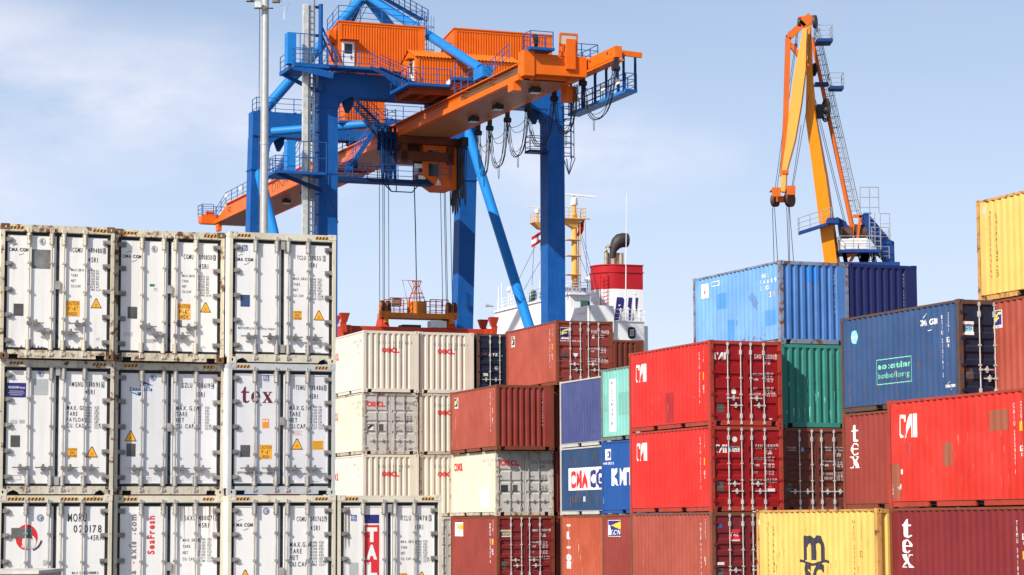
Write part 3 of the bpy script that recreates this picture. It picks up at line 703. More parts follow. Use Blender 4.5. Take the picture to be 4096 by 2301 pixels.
reefer('white refrigerated box with grey and red lettering running upwards on its door', -8.62, 51.75, 20.5, Z0, wh[1], fr_light, 'slot', False, 'level', [
    ink(at(text('sea', .13, .95, .22, .03, mode='r'), .5, .98, 'x') + at(text('axis', .13, .95, .22, .03, mode='r'), .5, 1.52, 'x') + at(text('com', .13, .95, .22, .03, mode='r'), .5, 2.12, 'x'), mat='greyink', nm='logo'),
    ink(disc(.455, 1.44, .022, n=4) + disc(.475, 2.06, .022, n=4) + disc(.36, 1.82, .018, n=6), mat='red'), ink(at(text('SeaFresh', .145, .85, .2, .03, mode='r'), .9, 1.62, 'x'), mat='red', nm='logo'),
    ink(T('SAXU', 1.56, 2.35, .1, .25) + T('430071', 1.88, 2.35, .1, .33) + boxed('0', 2.25, 2.35, .1) + T('45R1', 1.88, 2.19, .1, .22), specs(1.53, .06, ['MAX. GROSS', 'TARE', 'NET', 'CU. CAP.'], 2.03, 2.08, .05, V1('35.000', '77.160', '4.580', '10.100', '30.420', '67.060', '67.5', '2.384', 'KGS.', 'LBS.', 'CU.M', 'CU.FT'), 1.89, .137, .067, 1.91)),
    caution(1.49, .9, 1.7, 1.08, SMALL), tri(2.05, .9, .23), ink(runs(30, 1.3, 2.3, 2.65, 2.68, .2, 1.1, .006), mat='brownink', nm='dirt_runs')], 2, None, (1.35,))
reefer('white refrigerated box beneath the one with a large dark red word on its door', -6.2, 52.12, 20.5, Z0, wh[1], fr_light, 'slot', True, 'level', [
    ink(cma(.14, 2.21, .43), code('CGMU', '505762', '9', 2.32, 1.56, 1.88, .1, .2), specs(1.41, .1, ['MAX.G.W.', 'TARE', 'NET', 'CU.CAP.'], 2.02, 2.08, .05, V1('34.000', '74.960', '4.780', '10.540', '29.220', '64.420', '67.4', '2.382', 'KGS', 'LBS', 'CU.M.', 'CU.FT.'), 1.76, .143, .07, 1.83)),
    emb(.87, 2.54, .075, fill=True), tri(.41, 1.03, .24), caution(.73, .75, 1.01, 1.08, BIG)], 1, None, (1.22,))
tal = ('logo', [(rect(.64, 2.27, .98, 2.46), M['navy']), (rect(.64, 1.1, .98, 2.23), M['red']), (sum([fit(at(text(c, .27, .8, 0, .07), .68, 1.9 - .385 * k, 'l'), .26) for k, c in enumerate('TAL')], []), M['white']), (T('INTERNATIONAL', .81, 1.04, .035, .32, 'c'), M['navy']), (rect(.64, .9, .98, 1.01), M['navy'])])
tal = ('logo', tal[1][:2] + [(sum([at(fit(text(c, .27, .8, 0, .07), .25), .81, 1.88 - .385 * k, 'c') for k, c in enumerate('TAL')], []), M['white'])] + tal[1][3:])
reefer('white refrigerated box with a tall red and navy banner running down its door', -3.88, 53.0, 20.45, Z0, wh[0], fr_light, 'slot', True, 'level', [
    tal, gl(.33, 2.32, .13), ink(T('TCLU', 1.5, 2.33, .105, .22) + T('113478', 1.81, 2.33, .105, .3) + boxed('5', 2.15, 2.33, .105) + T('45R1', 1.8, 2.13, .105, .21),
    specs(1.49, .055, ['MAX. GROSS', 'TARE', 'NET', 'CU. CAP.'], 1.97, 2.02, .05, V1('35.000', '77.160', '4.600', '10.140', '30.400', '67.020', '67.5', '2.383', 'KGS.', 'LBS.', 'CU.M.', 'CU.FT.'), 1.83, .127, .0635, 1.84)),
    stick(.29, 1.13, .5, 1.4, 'palegrey', nm='data_plate'), caution(1.45, .95, 1.64, 1.16, SMALL), tri(1.98, .96, .23), ink(runs(8, .13, .3, 2.6, 2.66, .5, 1.2, .01), mat='brownink', nm='rust_runs')], 1, None, (2.6,))

# dry boxes --------------------------------------------------------
oc = paint((.66, .61, .51), .04, .2, .12, .5, .06, (.36, .3, .22), .1); oc2 = paint((.68, .61, .47), .08, .4, .2, .55, .1, (.33, .26, .2)); ocf = paint((.52, .47, .38), .48, .4, .3)
ocg = paint((.5, .49, .46), .06, .35, .2, .5, .08, (.2, .17, .14)); rf = paint((.2, .07, .035), .35, .3, .4)
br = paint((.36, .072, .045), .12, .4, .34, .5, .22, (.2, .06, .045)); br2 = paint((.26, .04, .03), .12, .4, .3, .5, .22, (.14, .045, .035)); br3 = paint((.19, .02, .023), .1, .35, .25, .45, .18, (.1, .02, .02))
brf = paint((.2, .05, .022), .42, .3, .3); orr = paint((.42, .078, .035), .12, .4, .32, .5, .2, (.25, .07, .035))
cr = paint((.63, .022, .015), .07, .32, .22, .42, .2, (.3, .03, .022), .35); crd = paint((.3, .006, .008), .0, .2, .15, .42, .06, (.15, .012, .012), .2); crf = paint((.4, .04, .02), .42, .3, .3)  # crd: the same red darkened, painting the shade on door ends
cr2 = paint((.62, .028, .016), .14, .45, .3, .45, .24, (.3, .05, .03), .5)
pur = paint((.055, .072, .2), .1, .5, .35, .55, .12, (.11, .1, .13), .5); nav = paint((.02, .06, .15), .12, .45, .35, .5, .12, (.06, .055, .06), .5); navf = paint((.08, .06, .055), .55, .4, .4)
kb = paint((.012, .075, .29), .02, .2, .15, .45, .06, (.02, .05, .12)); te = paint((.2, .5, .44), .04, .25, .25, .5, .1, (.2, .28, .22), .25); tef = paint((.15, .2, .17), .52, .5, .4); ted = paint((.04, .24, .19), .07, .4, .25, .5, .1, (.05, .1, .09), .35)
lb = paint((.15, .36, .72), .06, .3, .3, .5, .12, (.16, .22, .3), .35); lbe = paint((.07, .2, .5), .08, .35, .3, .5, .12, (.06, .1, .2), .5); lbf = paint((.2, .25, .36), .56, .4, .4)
dn = paint((.016, .022, .11), .02, .2, .2, .45, .06, (.02, .02, .06)); by = paint((.032, .078, .2), .22, .5, .35, .5, .22, (.06, .07, .09), .5)
ye = paint((.76, .47, .125), .07, .3, .2, .45, .1, (.38, .22, .07), .3); yef = paint((.58, .31, .085), .5, .5, .35)
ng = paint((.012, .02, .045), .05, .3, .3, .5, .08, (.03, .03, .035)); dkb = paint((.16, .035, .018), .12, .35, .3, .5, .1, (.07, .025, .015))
OD = 'grey boxes of the left dry stack'
def onum(n, y=2.03): return [ink(T('OOLU', .7, y, .13, .46, sp=1.3) + T(n, 1.3, y, .13, .84, sp=1.1) + T('22G1', 1.3, y - .16, .12, .42, sp=1.1), mat='ink'), oocl(.82, 1.66, .22)]
def oside(n): return [oocl(1.15, 1.55, .34), ink(T('OOLU', 4.35, 2.12, .13, .3, sp=.6) + T(n, 4.8, 2.12, .13, .9, sp=.6) + T('22G1', 5.1, 1.94, .13, .4, sp=.6), mat='greyink'), stick(5.3, 1.6, 5.42, 1.74, 'palegrey', 2), stick(5.52, 1.6, 5.62, 1.74, 'yellow')]
AX = dict(x=-6.22, y=99.4, yaw=20.4); BX = dict(x=-3.915, y=100.37, yaw=20.4)
dry('topmost pale grey box showing a corrugated end and its bright side, above the grey doors', **AX, lvl=3, col=oc, frame=oc, side=oside('060266 4'), face=onum('0602664'))
dry('topmost pale grey corrugated end with red word mark, directly beside the dark navy doors', **BX, lvl=3, col=oc, frame=oc, side=oside('043764 1'), face=onum('0437641', 2.0))
spec2 = ('MGW.', 'TARE.', 'NET.', 'CU.CAP.')
dry('grey double doors with a black and white square sticker, between two pale corrugated ends', x=-6.25, y=99.46, yaw=20.4, lvl=2, col=oc2, frame=ocf, end='door', door='three', endcol=ocg, rodmat=M['galv2'], grip='level', side=oside('171931 5'), face=[
    oocl(.2, 1.98, .23), doorspec('OOLU', '171931', '5', 'ink', spec2, 2.07, '22G1', (.49, .62, .91, 1.03), u=('KGS', 'LBS')), ('sticker', [(rect(.22, .97, .52, 1.25), M['ink']), (P((.25, 1.0), (.49, 1.0), (.49, 1.2)) + P((.25, 1.15), (.25, 1.22), (.33, 1.22)), M['cream'])]), plate_(.72, .98, .92, 1.26), stick(1.55, .28, 1.78, .42, 'palegrey', 3), stick(2.02, .2, 2.2, .27, 'navy', 1, 'cream')])
dry('pale corrugated end with a rusty left post, beside the grey sticker doors', **BX, lvl=2, col=oc, frame=ocf, side=oside('113579 4'), face=onum('1135794'))
dry('pale grey corrugated end just above the white box with the red banner', x=-6.22, y=99.4, yaw=20.4, lvl=1, col=oc, frame=oc, side=oside('024458 1'), face=onum('0244581', 2.02))
dry('pale grey corrugated end squeezed beside the cream side, above the sliver of grey doors', **BX, lvl=1, col=oc, frame=ocf, side=oside('112470 6'), face=onum('1124706'))
dry('sliver of dull grey doors between a white refrigerated box and a dark red box', **BX, lvl=0, col=ocg, frame=ocg, end='door', door='three', endcol=ocg, grip='level')
dry('stacked box hidden behind other boxes', **AX, lvl=0, col=oc, frame=oc, group='boxes hidden behind other stacks')
dry('dark navy doors with a rusty post and small white mark, between pale and brown boxes', x=-1.5, y=101.32, yaw=20.4, lvl=3, col=ng, frame=navf, end='door', door='six', endcol=ng, grip='level', face=[
    ('logo', [(T('NYK', .55, 1.62, .13, .42, shear=.2, bold=.04) + T('LINE', .98, 1.61, .06, .2, shear=.2, bold=.02), M['white']), (P((.3, 1.72), (.46, 1.72), (.47, 1.7), (.31, 1.7)), M['red'])]), stick(.29, .78, .52, .9, 'cream', 2), emb(.9, 1.12, .085, 'palegrey')])
for k in range(3): dry('stacked box hidden behind other boxes', x=-1.5, y=101.32, yaw=20.4, lvl=k, col=ng, frame=navf, group='boxes hidden behind other stacks')
FX = dict(x=-.64, y=94.45, yaw=19.1)
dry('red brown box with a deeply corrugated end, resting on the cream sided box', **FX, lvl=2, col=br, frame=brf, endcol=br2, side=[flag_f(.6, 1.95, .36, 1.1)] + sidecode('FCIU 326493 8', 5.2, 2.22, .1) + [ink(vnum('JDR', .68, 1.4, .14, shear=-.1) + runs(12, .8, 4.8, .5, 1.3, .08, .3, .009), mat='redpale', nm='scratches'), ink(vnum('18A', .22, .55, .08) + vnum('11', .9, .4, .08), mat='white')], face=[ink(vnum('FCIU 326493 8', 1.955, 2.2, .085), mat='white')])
dry('cream sided box with a red word mark and grey doors, under a red brown box', x=-.67, y=95.0, yaw=19.1, lvl=1, col=oc2, frame=ocf, end='door', door='three', endcol=ocg, rodmat=M['galv2'], grip='level', side=[oocl(.56, 1.87, .33), ink(T('OOLU', 4.3, 2.15, .12, .3, sp=.6) + T('374315 7', 4.75, 2.15, .12, .95, sp=.6) + T('22G1', 5.1, 1.98, .12, .4, sp=.6), mat='greyink')] + [('patch', [(rect(3.9, .35, 5.2, 1.15), paint((.7, .66, .58), 0, .2, .1))])], face=[
    oocl(.2, 1.98, .23), doorspec('OOLU', '374315', '7', 'ink', spec2, 2.07, '22G1', (.49, .62, .91, 1.03), u=('KGS', 'LBS')), stick(.22, .95, .52, 1.22, 'ink'), stick(.72, .95, .92, 1.22, 'plate'), emb(.28, 1.52, .08, 'palegrey'), stick(2.1, .18, 2.22, .24, 'cream', 1, 'navy')])
dry('dark red box with a white lighthouse sign and dark doors, under the cream box', x=-.64, y=94.75, yaw=19.1, lvl=0, col=br2, frame=brf, end='door', door='six', endcol=br3, side=[beacon(.5, 1.77, 1.2, .57, 'white')[0:1] + ([(rect(.5, 1.77, 1.7, 2.34), M['white']), (rect(.55, 1.81, 1.65, 2.3), M['palegrey']), (P((.85, 2.14), (1.62, 2.27), (1.62, 2.0)), M['yellow']), (T('BEACON', .66, 1.83, .22, .95, shear=.25, bold=.03) + P((.62, 1.85), (.74, 1.85), (.71, 2.2), (.65, 2.2)), M['white'])],)] + sidecode('BMOU 275752 5', 5.15, 2.2, .1) + [ink(runs(12, .8, 4.8, .6, 1.6, .08, .4, .009), mat='redpale', nm='scratches')], face=[
    beacon(.12, 1.76, .47, .27, 'palegrey'), doorspec('BMOU', '275752', '5', 'white', ('MAX.GROSS', 'TARE', 'NET', 'CU.CAP.'), 1.93, '22G1', (.36, .53, .75, .97)), plate_(.22, .5, .42, .8)])
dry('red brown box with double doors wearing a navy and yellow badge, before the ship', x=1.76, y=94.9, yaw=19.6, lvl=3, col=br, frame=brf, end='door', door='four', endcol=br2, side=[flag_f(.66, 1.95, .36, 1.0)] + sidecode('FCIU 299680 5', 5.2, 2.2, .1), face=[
    flag_f(.2, 1.92, .37, 1.0), ink(T('www.florens.com', .17, 1.74, .085, .95), mat='white'), doorspec('FCIU', '299680', '5', 'white', ('MAX.GROSS', 'TARE', 'MAX.CARGO', 'CU.CAP.'), 2.1, '22G1', (.58, .7, .98, 1.1)), emb(1.62, 1.96, .07, 'cream', True), plate_(.24, 1.03, .42, 1.3), ('sticker', [(P((.72, 1.28), (.96, 1.28), (.84, 1.07)), M['cream'])]), stick(1.2, 1.02, 1.36, 1.14, 'cream', 2)])
for k in range(3): dry('stacked box hidden behind other boxes', x=1.45, y=95.85, yaw=19.6, lvl=k, col=br2, frame=brf, group='boxes hidden behind other stacks')
dry('dark brown corrugated end peeping out right of the badge doors below the white ship', x=3.56, y=104.75, yaw=20.4, lvl=3, col=dkb, frame=brf, face=[ink(vnum('TEMU 280411 3', 1.9, 2.2, .1), mat='white')])
for k in range(3): dry('stacked box hidden behind other boxes', x=3.56, y=104.75, yaw=20.4, lvl=k, col=br2, frame=brf, group='boxes hidden behind other stacks')
# stack with the purple blue box
CX = dict(x=3.95, y=87.4, yaw=20.4)
dry('faded purple blue box with no lettering, scuffed and dull, left of the pale turquoise box', **CX, lvl=2, col=pur, frame=ocg, side=[('scuffs', [(sum([jag(a, a + .5, b, b + .35, 10) for a, b in ((1.0, .4), (1.8, .7), (2.4, 1.2), (3.1, .5), (1.4, 1.5))], []), paint((.05, .055, .24), .0, .2, .3))])])
sg = lambda s, x, y, h, wd: at(fit(text(s, h, 1.1, .12, .05), wd), x, y)
dry('weathered dark blue box with a white red and navy sign, under the purple blue box', **CX, lvl=1, col=nav, frame=ocg, side=[('logo', [(rect(.8, .94, 5.2, 1.79), M['white']), (sg('CMA', 1.05, 1.05, .6, 1.75), M['red']), (sg('CGM', 3.0, 1.05, .6, 1.95), M['navy'])]), stick(2.35, .5, 2.6, .7, 'palegrey'), ink(runs(40, .3, 4.6, 1.9, 2.4, .1, .5, .02) + runs(30, 1, 4.6, .5, 1.0, .1, .4, .03), mat='brownink', nm='rust_runs')])
dry('orange red box side with tall white letters, under the weathered dark blue box', **CX, lvl=0, col=orr, frame=rf, side=[ink(at(text('TRITON', .235, 1.35, .2, .06, mode='v'), .82, 1.98, 'x'), mat='white', nm='logo'), ink(runs(22, 1.2, 4.6, .6, 1.7, .08, .35, .010), mat='cream', nm='scratches')])
DX = dict(x=5.3, y=80.15, yaw=20.5)
dry('pale turquoise box side with a white strip of purple letters, above a bright blue box', **DX, lvl=2, col=te, frame=tef, side=[('patch', [(rect(.15, 1.07, .55, 1.66) + rect(1.55, .9, 2.9, 1.68) + rect(3.35, .95, 3.9, 1.7), paint((.17, .42, .36), .02, .25, .2))]), ('logo', [(rect(.72, .33, 1.3, 2.2), M['white']), (vnum('K OOVREAVR', 1.01, 2.0, .125, 1.3, .36, bold=.02), M['purple'])])])
dry('bright blue box side with large white letters and a square emblem, beside red boxes', **DX, lvl=1, col=kb, frame=kb, side=[('logo', [(rect(.37, 1.92, .86, 2.31), M['white']), (rect(.47, 2.0, .76, 2.23), M['navy']), (rot(rect(-.06, -.06, .06, .06), 0) and rect(.56, 2.05, .68, 2.18), M['white'])]), ink(T('www.ekmtc.com', .15, 1.76, .12, 1.0, bold=.02), mat='white'), ink(sg('KMTC', .92, 1.04, .53, 2.5), mat='white', nm='logo'), ink(vnum('22', .16, .5, .09), mat='white')])
dry('dark red box side with a navy lighthouse badge, beneath the bright blue box', **DX, lvl=0, col=br2, frame=rf, side=[beacon(.48, 1.8, 1.22, .58)])
EX = dict(x=5.97, y=71.9, yaw=21.1)
def csd(n, z=0): return [ink(cai(.48, 1.6 + z, .57, 1.5), mat='white', nm='logo')] + sidecode(f'CAIU {n}', 5.22, 2.16, .1)
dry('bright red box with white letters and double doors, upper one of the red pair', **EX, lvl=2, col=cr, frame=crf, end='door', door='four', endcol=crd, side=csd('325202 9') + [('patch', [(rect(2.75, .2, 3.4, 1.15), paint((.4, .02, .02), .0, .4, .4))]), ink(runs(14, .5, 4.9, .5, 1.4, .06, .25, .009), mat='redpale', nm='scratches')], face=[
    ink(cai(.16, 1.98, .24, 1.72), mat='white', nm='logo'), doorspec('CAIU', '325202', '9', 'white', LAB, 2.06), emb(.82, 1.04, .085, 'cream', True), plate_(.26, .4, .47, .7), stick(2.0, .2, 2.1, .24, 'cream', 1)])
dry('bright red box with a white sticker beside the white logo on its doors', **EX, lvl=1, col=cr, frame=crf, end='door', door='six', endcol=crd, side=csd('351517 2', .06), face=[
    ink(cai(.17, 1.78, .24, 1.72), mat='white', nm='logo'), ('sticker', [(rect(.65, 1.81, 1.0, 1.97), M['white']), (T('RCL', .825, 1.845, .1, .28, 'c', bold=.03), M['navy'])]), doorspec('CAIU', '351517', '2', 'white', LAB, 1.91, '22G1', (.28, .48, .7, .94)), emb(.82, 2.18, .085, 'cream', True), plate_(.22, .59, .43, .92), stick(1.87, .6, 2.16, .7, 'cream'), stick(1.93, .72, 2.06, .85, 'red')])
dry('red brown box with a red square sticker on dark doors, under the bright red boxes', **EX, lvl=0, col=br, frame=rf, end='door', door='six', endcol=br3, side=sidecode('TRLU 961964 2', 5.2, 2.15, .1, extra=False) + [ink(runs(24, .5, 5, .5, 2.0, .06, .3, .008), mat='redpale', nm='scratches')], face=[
    ('sticker', [(rect(.6, 1.75, .95, 2.07), M['red']), (T('TAL', .775, 1.86, .11, .28, 'c', bold=.04), M['white']), (rect(.6, 1.71, .95, 1.75), M['cream'])]), stick(.24, 2.1, .36, 2.22, 'bluest'), doorspec('TRLU', '961964', '2', 'white', LAB, 1.9, '22G1', (.28, .48, .7, .94)), stick(.18, 1.0, .42, 1.08, 'cream'), plate_(.2, .62, .4, .92)])
FX2 = dict(x=8.3, y=73.5, yaw=22.0)
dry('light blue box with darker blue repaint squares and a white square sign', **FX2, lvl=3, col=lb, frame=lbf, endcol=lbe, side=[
    ('patch', [(rect(1.72, 1.42, 2.38, 1.92) + rect(2.4, .25, 2.93, 1.0) + rect(2.99, .8, 3.17, .96) + rect(5.05, .62, 5.72, 1.1), paint((.075, .29, .66), .0, .3, .25))]), ('stain', [(rot(rect(-.16, -.16, .16, .16), 45) and at(rot(rect(-.15, -.15, .15, .15), 45), 4.15, 1.6, 'x') + at(rot(rect(-.15, -.15, .15, .15), 45), 4.38, 1.38, 'x'), paint((.12, .25, .5), .0, .3, .2))]),
    ('sign', [(rect(.6, 1.87, 1.07, 2.34), M['white']), (rect(.75, 2.0, .92, 2.12), M['red']), (rect(.8, 2.04, .87, 2.09), M['white'])]), ink(frame2(1.3, 2.2, 1.85, 2.36, .02) + T('INBU', 4.75, 2.14, .13, .55, sp=.5) + T('341610 9', 4.75, 1.95, .13, 1.0, sp=.5) + T('22G1', 4.75, 1.76, .13, .6, sp=.5) + frame2(5.25, 1.5, 5.42, 1.66, .02), mat='white'), stick(5.55, 1.52, 5.68, 1.66, 'orange'), ink(runs(24, 3.4, 5.0, .2, .4, .05, .18, .03), mat='brownink', nm='rust_spots')],
    face=[ink(vnum('INBU 341610 9', 1.96, 2.24, .085), mat='white'), ('patch', [(rect(.92, 1.95, 1.36, 2.44), paint((.03, .2, .62), .0, .2, .15))])])
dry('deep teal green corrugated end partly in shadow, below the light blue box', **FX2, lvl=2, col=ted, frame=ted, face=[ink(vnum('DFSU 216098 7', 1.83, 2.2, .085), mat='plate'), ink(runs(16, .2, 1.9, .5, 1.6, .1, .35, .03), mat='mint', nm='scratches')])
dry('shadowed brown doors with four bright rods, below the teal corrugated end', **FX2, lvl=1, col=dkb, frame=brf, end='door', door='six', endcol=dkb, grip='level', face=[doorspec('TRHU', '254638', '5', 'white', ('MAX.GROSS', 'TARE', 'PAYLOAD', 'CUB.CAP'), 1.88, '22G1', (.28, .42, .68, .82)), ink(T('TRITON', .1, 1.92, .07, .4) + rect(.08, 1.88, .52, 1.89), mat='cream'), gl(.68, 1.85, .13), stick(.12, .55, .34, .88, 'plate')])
dry('stacked box hidden behind other boxes', **FX2, lvl=0, col=dkb, frame=brf, group='boxes hidden behind other stacks')
dry('dark navy corrugated end with a pale letter column, beside the light blue box', x=10.6, y=74.45, yaw=21.6, lvl=3, col=dn, frame=dn, face=[ink(vnum('MAGU 249692 4', 1.97, 2.24, .085), mat='palegrey')])
for k in range(3): dry('stacked box hidden behind other boxes', x=10.6, y=74.45, yaw=21.6, lvl=k, col=dn, frame=dn, group='boxes hidden behind other stacks')
GX = dict(x=11.1, y=59.05, yaw=21.0)
dry('dull dark blue box with a green outlined bamboo flooring sign and rusty corners', **GX, lvl=2, col=by, frame=navf, end='door', door='six', endcol=ng, side=[
    ink(frame2(1.86, .67, 3.72, 1.34, .022) + at(fit(text('eco container', .15, .9, .15, .035), 1.6), 2.0, 1.08) + at(fit(text('bamboo flooring', .15, .8, .12), 1.55), 2.0, .83), mat='mint', nm='sign'),
    ('logo', [(disc(.75, 2.03, .2, .18), M['sky']), (T('Blue Sky', .52, 1.99, .1, .42), M['white'])]), ink(cma(4.15, 2.06, .82, bold=.05), mat='white', nm='logo'), ink(vnum('BSIU 215161 5', 5.2, 2.16, .1) + vnum('22G1', 5.5, 2.2, .1) + frame2(5.43, 1.55, 5.58, 1.68, .014) + T('ic', 5.5, 1.57, .08, .1, 'c') + T('81', 5.5, 1.43, .08, .1, 'c'), mat='white'), ink(cma(5.35, .42, .4, bold=.05), mat='white', nm='logo'), ink(runs(40, .3, 5.6, .3, 1.8, .06, .25, .025), mat='brownink', nm='rust_spots')],
    face=[('sticker', [(rect(.14, 1.7, .46, 2.04), M['white']), (disc(.32, 1.87, .115), M['sky']), (T('Blue Sky', .18, 1.84, .055, .26), M['bluest'])]), plate_(.2, .55, .42, .86)])
dry('dark red box with stacked white serif letters, beneath the dull dark blue box', **GX, lvl=1, col=br2, frame=brf, side=[ink(word_tex(.66, 2.26, .31, 1.65, 'v', .12), mat='white', nm='logo')])
dry('stacked box hidden behind other boxes', **GX, lvl=0, col=br2, frame=brf, group='boxes hidden behind other stacks')
def medi(): return ink(vnum('MEDITERRANEAN', .62, 2.16, .105, .9, .28) + vnum('SHIPPING CO', .9, 2.04, .12, .9, .28, bold=.02), mat='brownink')
mm = []
def arch(x0, x1, top, t, n=8):
    cx = (x0 + x1) / 2; r = (x1 - x0) / 2; return ring(cx, top - r, r, r, t, t, 0, 180, n)
MX = lambda sh: [([(a * 1.06 + .08, b) for a, b in vs], fs) for vs, fs in sh]
mm = rect(2.2, 1.3, 2.4, 1.92) + arch(2.22, 2.82, 1.93, .2) + arch(2.62, 3.22, 1.93, .2) + rect(2.62, 1.3, 2.82, 1.64) + rect(3.02, 1.3, 3.22, 1.64)
wv = P(*[(2.05 + .2 * k, 1.27 + .05 * math.cos(k * 1.05)) for k in range(8)], *[(2.05 + .2 * k, 1.2 + .05 * math.cos(k * 1.05)) for k in range(7, -1, -1)])
dry('ochre yellow box with a large black logo, low in front of shadowed brown doors', x=8.82, y=58.02, yaw=23.0, lvl=0, col=ye, frame=yef, side=[medi(), ink(MX(mm), MX(wv), MX(at(fit(text('SC', .5, 1.1, .15, .07), .98), 2.22, .68)), mat='ink', nm='logo'), ink(vnum('MEDU 217746 7', 4.9, 2.2, .1) + vnum('22G1', 5.25, 2.2, .1) + frame2(5.17, 1.4, 5.33, 1.55, .014), mat='brownink'), ('peeling', [(jag(.12, .2, 2.2, 2.4, 2), M['cream'])]), ink(runs(30, .5, 5.6, .4, 2.2, .05, .3, .012), mat='brownink', nm='rust_spots')])
IX = dict(x=11.28, y=52.35, yaw=21.0)
bp = paint((.3, .09, .05), .0, .2, .2)
dry('faded bright red box with white letters and several brownish repair patches', **IX, lvl=1, col=cr2, frame=crf, side=[ink(cai(.5, 1.67, .56, 1.55), mat='white', nm='logo'), ('patch', [(rect(4.55, 1.69, 5.28, 2.15) + rect(2.48, .95, 2.92, 1.5) + rect(.16, .2, .5, 1.05), bp)])] + [ink(vnum('CAIU 252921 1', 5.5, 2.17, .1) + vnum('22G1', 5.78, 2.2, .1) + frame2(5.72, 1.2, 5.86, 1.32, .014) + T('ic', 5.79, 1.22, .07, .09, 'c') + T('87', 5.79, 1.09, .07, .09, 'c'), mat='white'), ('sticker', [(rect(5.72, 1.65, 5.84, 1.85), M['yellow'])]), ink(rect(.55, .8, .67, .92) + rot(rect(0, 0, .01, .01), 0) + at(rot(rect(-.09, -.05, .09, .05), 35), .5, .5, 'x') + vnum('0UA', .2, .5, .07), mat='cream'), ink(runs(34, .7, 5.4, .6, 2.0, .08, .4, .010), mat='redpale', nm='scratches'), ink(runs(8, .6, 1.1, 1.2, 1.6, .1, .25, .02) + runs(5, 3.4, 4.4, 1.2, 1.7, .1, .3, .012), mat='scuffviolet', nm='scuffs')])
dry('maroon box with three stacked white serif letters, beneath the faded bright red box', **IX, lvl=0, col=br3, frame=brf, side=[ink(word_tex(.78, 2.32, .31, 1.7, 'v', .12), mat='white', nm='logo'), ink(vnum('TEMU 541801 0', 5.5, 2.17, .1) + vnum('22G1', 5.78, 1.0, .1) + frame2(5.72, 1.85, 5.86, 1.98, .014) + T('ic', 5.79, 1.87, .07, .09, 'c') + T('81', 5.79, 1.74, .07, .09, 'c'), mat='white'), ('sticker', [(rect(5.72, 1.42, 5.84, 1.6), M['yellow'])])])
JX = dict(x=13.97, y=54.45, yaw=21.0)
dry('yellow box with brown stacked lettering, perched on the red brown badge box', **JX, lvl=3, col=ye, frame=yef, side=[medi(), ('peeling', [(rect(.3, 2.2, .4, 2.42), M['palegrey'])])])
dry('red brown box with a navy and yellow letter badge, below the high yellow box', **JX, lvl=2, col=br, frame=brf, side=[flag_f(.66, 1.95, .36, 1.0), ink(rect(.32, .3, .4, .45) + vnum('4', .6, .25, .07), mat='white')])
for k in range(2): dry('stacked box hidden behind other boxes', **JX, lvl=k, col=br2, frame=brf, group='boxes hidden behind other stacks')

# ------------------------------------------------------------------ ship-to-shore crane
RZ = R(20.8)
OC = Vector((-14.344, 176, 0)); CU = Vector((math.cos(RZ), math.sin(RZ), 0)); CV = Vector((-math.sin(RZ), math.cos(RZ), 0))
def quay(u, v, z): return OC + CU * u + CV * v + Vector((0, 0, z))
OFF = {}
def qthing(name, label, cat, base, group=None):
    t = thing(name, label, cat, quay(*base), RZ, group); OFF[t.name] = Vector(base); return t
def part(g, name, mats, t, label=None):
    r = t
    while r.name not in OFF: r = r.parent
    o = g.obj(name, mats, t, label)
    if r is t: o.location = -OFF[r.name]
    return o
blue = paint((.007, .098, .365), .02, .45, .22, .45, .05, (.006, .04, .14), .08, 0, .15); lblue = paint((.012, .2, .58), .0, .12, .08, .4, .03, (.012, .09, .25), .03, 0, .2)
dblue = paint((.004, .036, .14), .0, .3, .15, .5, .05, (.006, .02, .06), .05, 0, .15); rail_b = plain('blue_railing', (.016, .1, .32), .45)  # dblue is darkened to paint in the shade around the trolley tower
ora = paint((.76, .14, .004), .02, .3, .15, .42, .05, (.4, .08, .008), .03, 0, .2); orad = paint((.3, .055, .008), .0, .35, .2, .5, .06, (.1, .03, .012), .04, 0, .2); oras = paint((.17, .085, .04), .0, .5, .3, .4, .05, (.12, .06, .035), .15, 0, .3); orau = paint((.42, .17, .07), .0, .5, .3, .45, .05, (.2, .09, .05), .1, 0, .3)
wlamp = plain('white_housing', (.78, .77, .72), .4); cable = plain('black_cable', (.018, .017, .02), .6); rope = plain('steel_rope', (.06, .06, .065), .5, .3)
glass = plain('dark_glass', (.012, .02, .03), .08); whitep = paint((.76, .76, .75), .0, .15, .1, .4, .03, (.4, .36, .32), .0)
K = qthing('gantry_crane', 'tall blue and orange ship loading crane with orange machinery houses on top', 'crane', (0, 0, 0))
for u0 in (0, 18.3):
    g = G(); g.box(u0, u0 + 1.45, 0, 1.5, 0, 34.3)
    for z in (33.4, 14.0): g.box(u0 - .06, u0 + 1.51, -.06, 1.56, z, z + .12)
    g.box(u0 - .5, u0 + 1.95, -.5, 2.0, 0, 2.2); part(g, 'leg', blue, K)
    g = G(); f = lambda z: 22.5 - .08 * z
    g.hexa([(u0, f(0), 0), (u0 + 1.45, f(0), 0), (u0 + 1.45, f(0) + 1.6, 0), (u0, f(0) + 1.6, 0)], [(u0, f(34.3), 34.3), (u0 + 1.45, f(34.3), 34.3), (u0 + 1.45, f(34.3) + 1.5, 34.3), (u0, f(34.3) + 1.5, 34.3)])
    g.box(u0 - .06, u0 + 1.51, f(31.5) - .08, f(31.5) + 1.6, 31.5, 31.62); part(g, 'leg', blue, K)
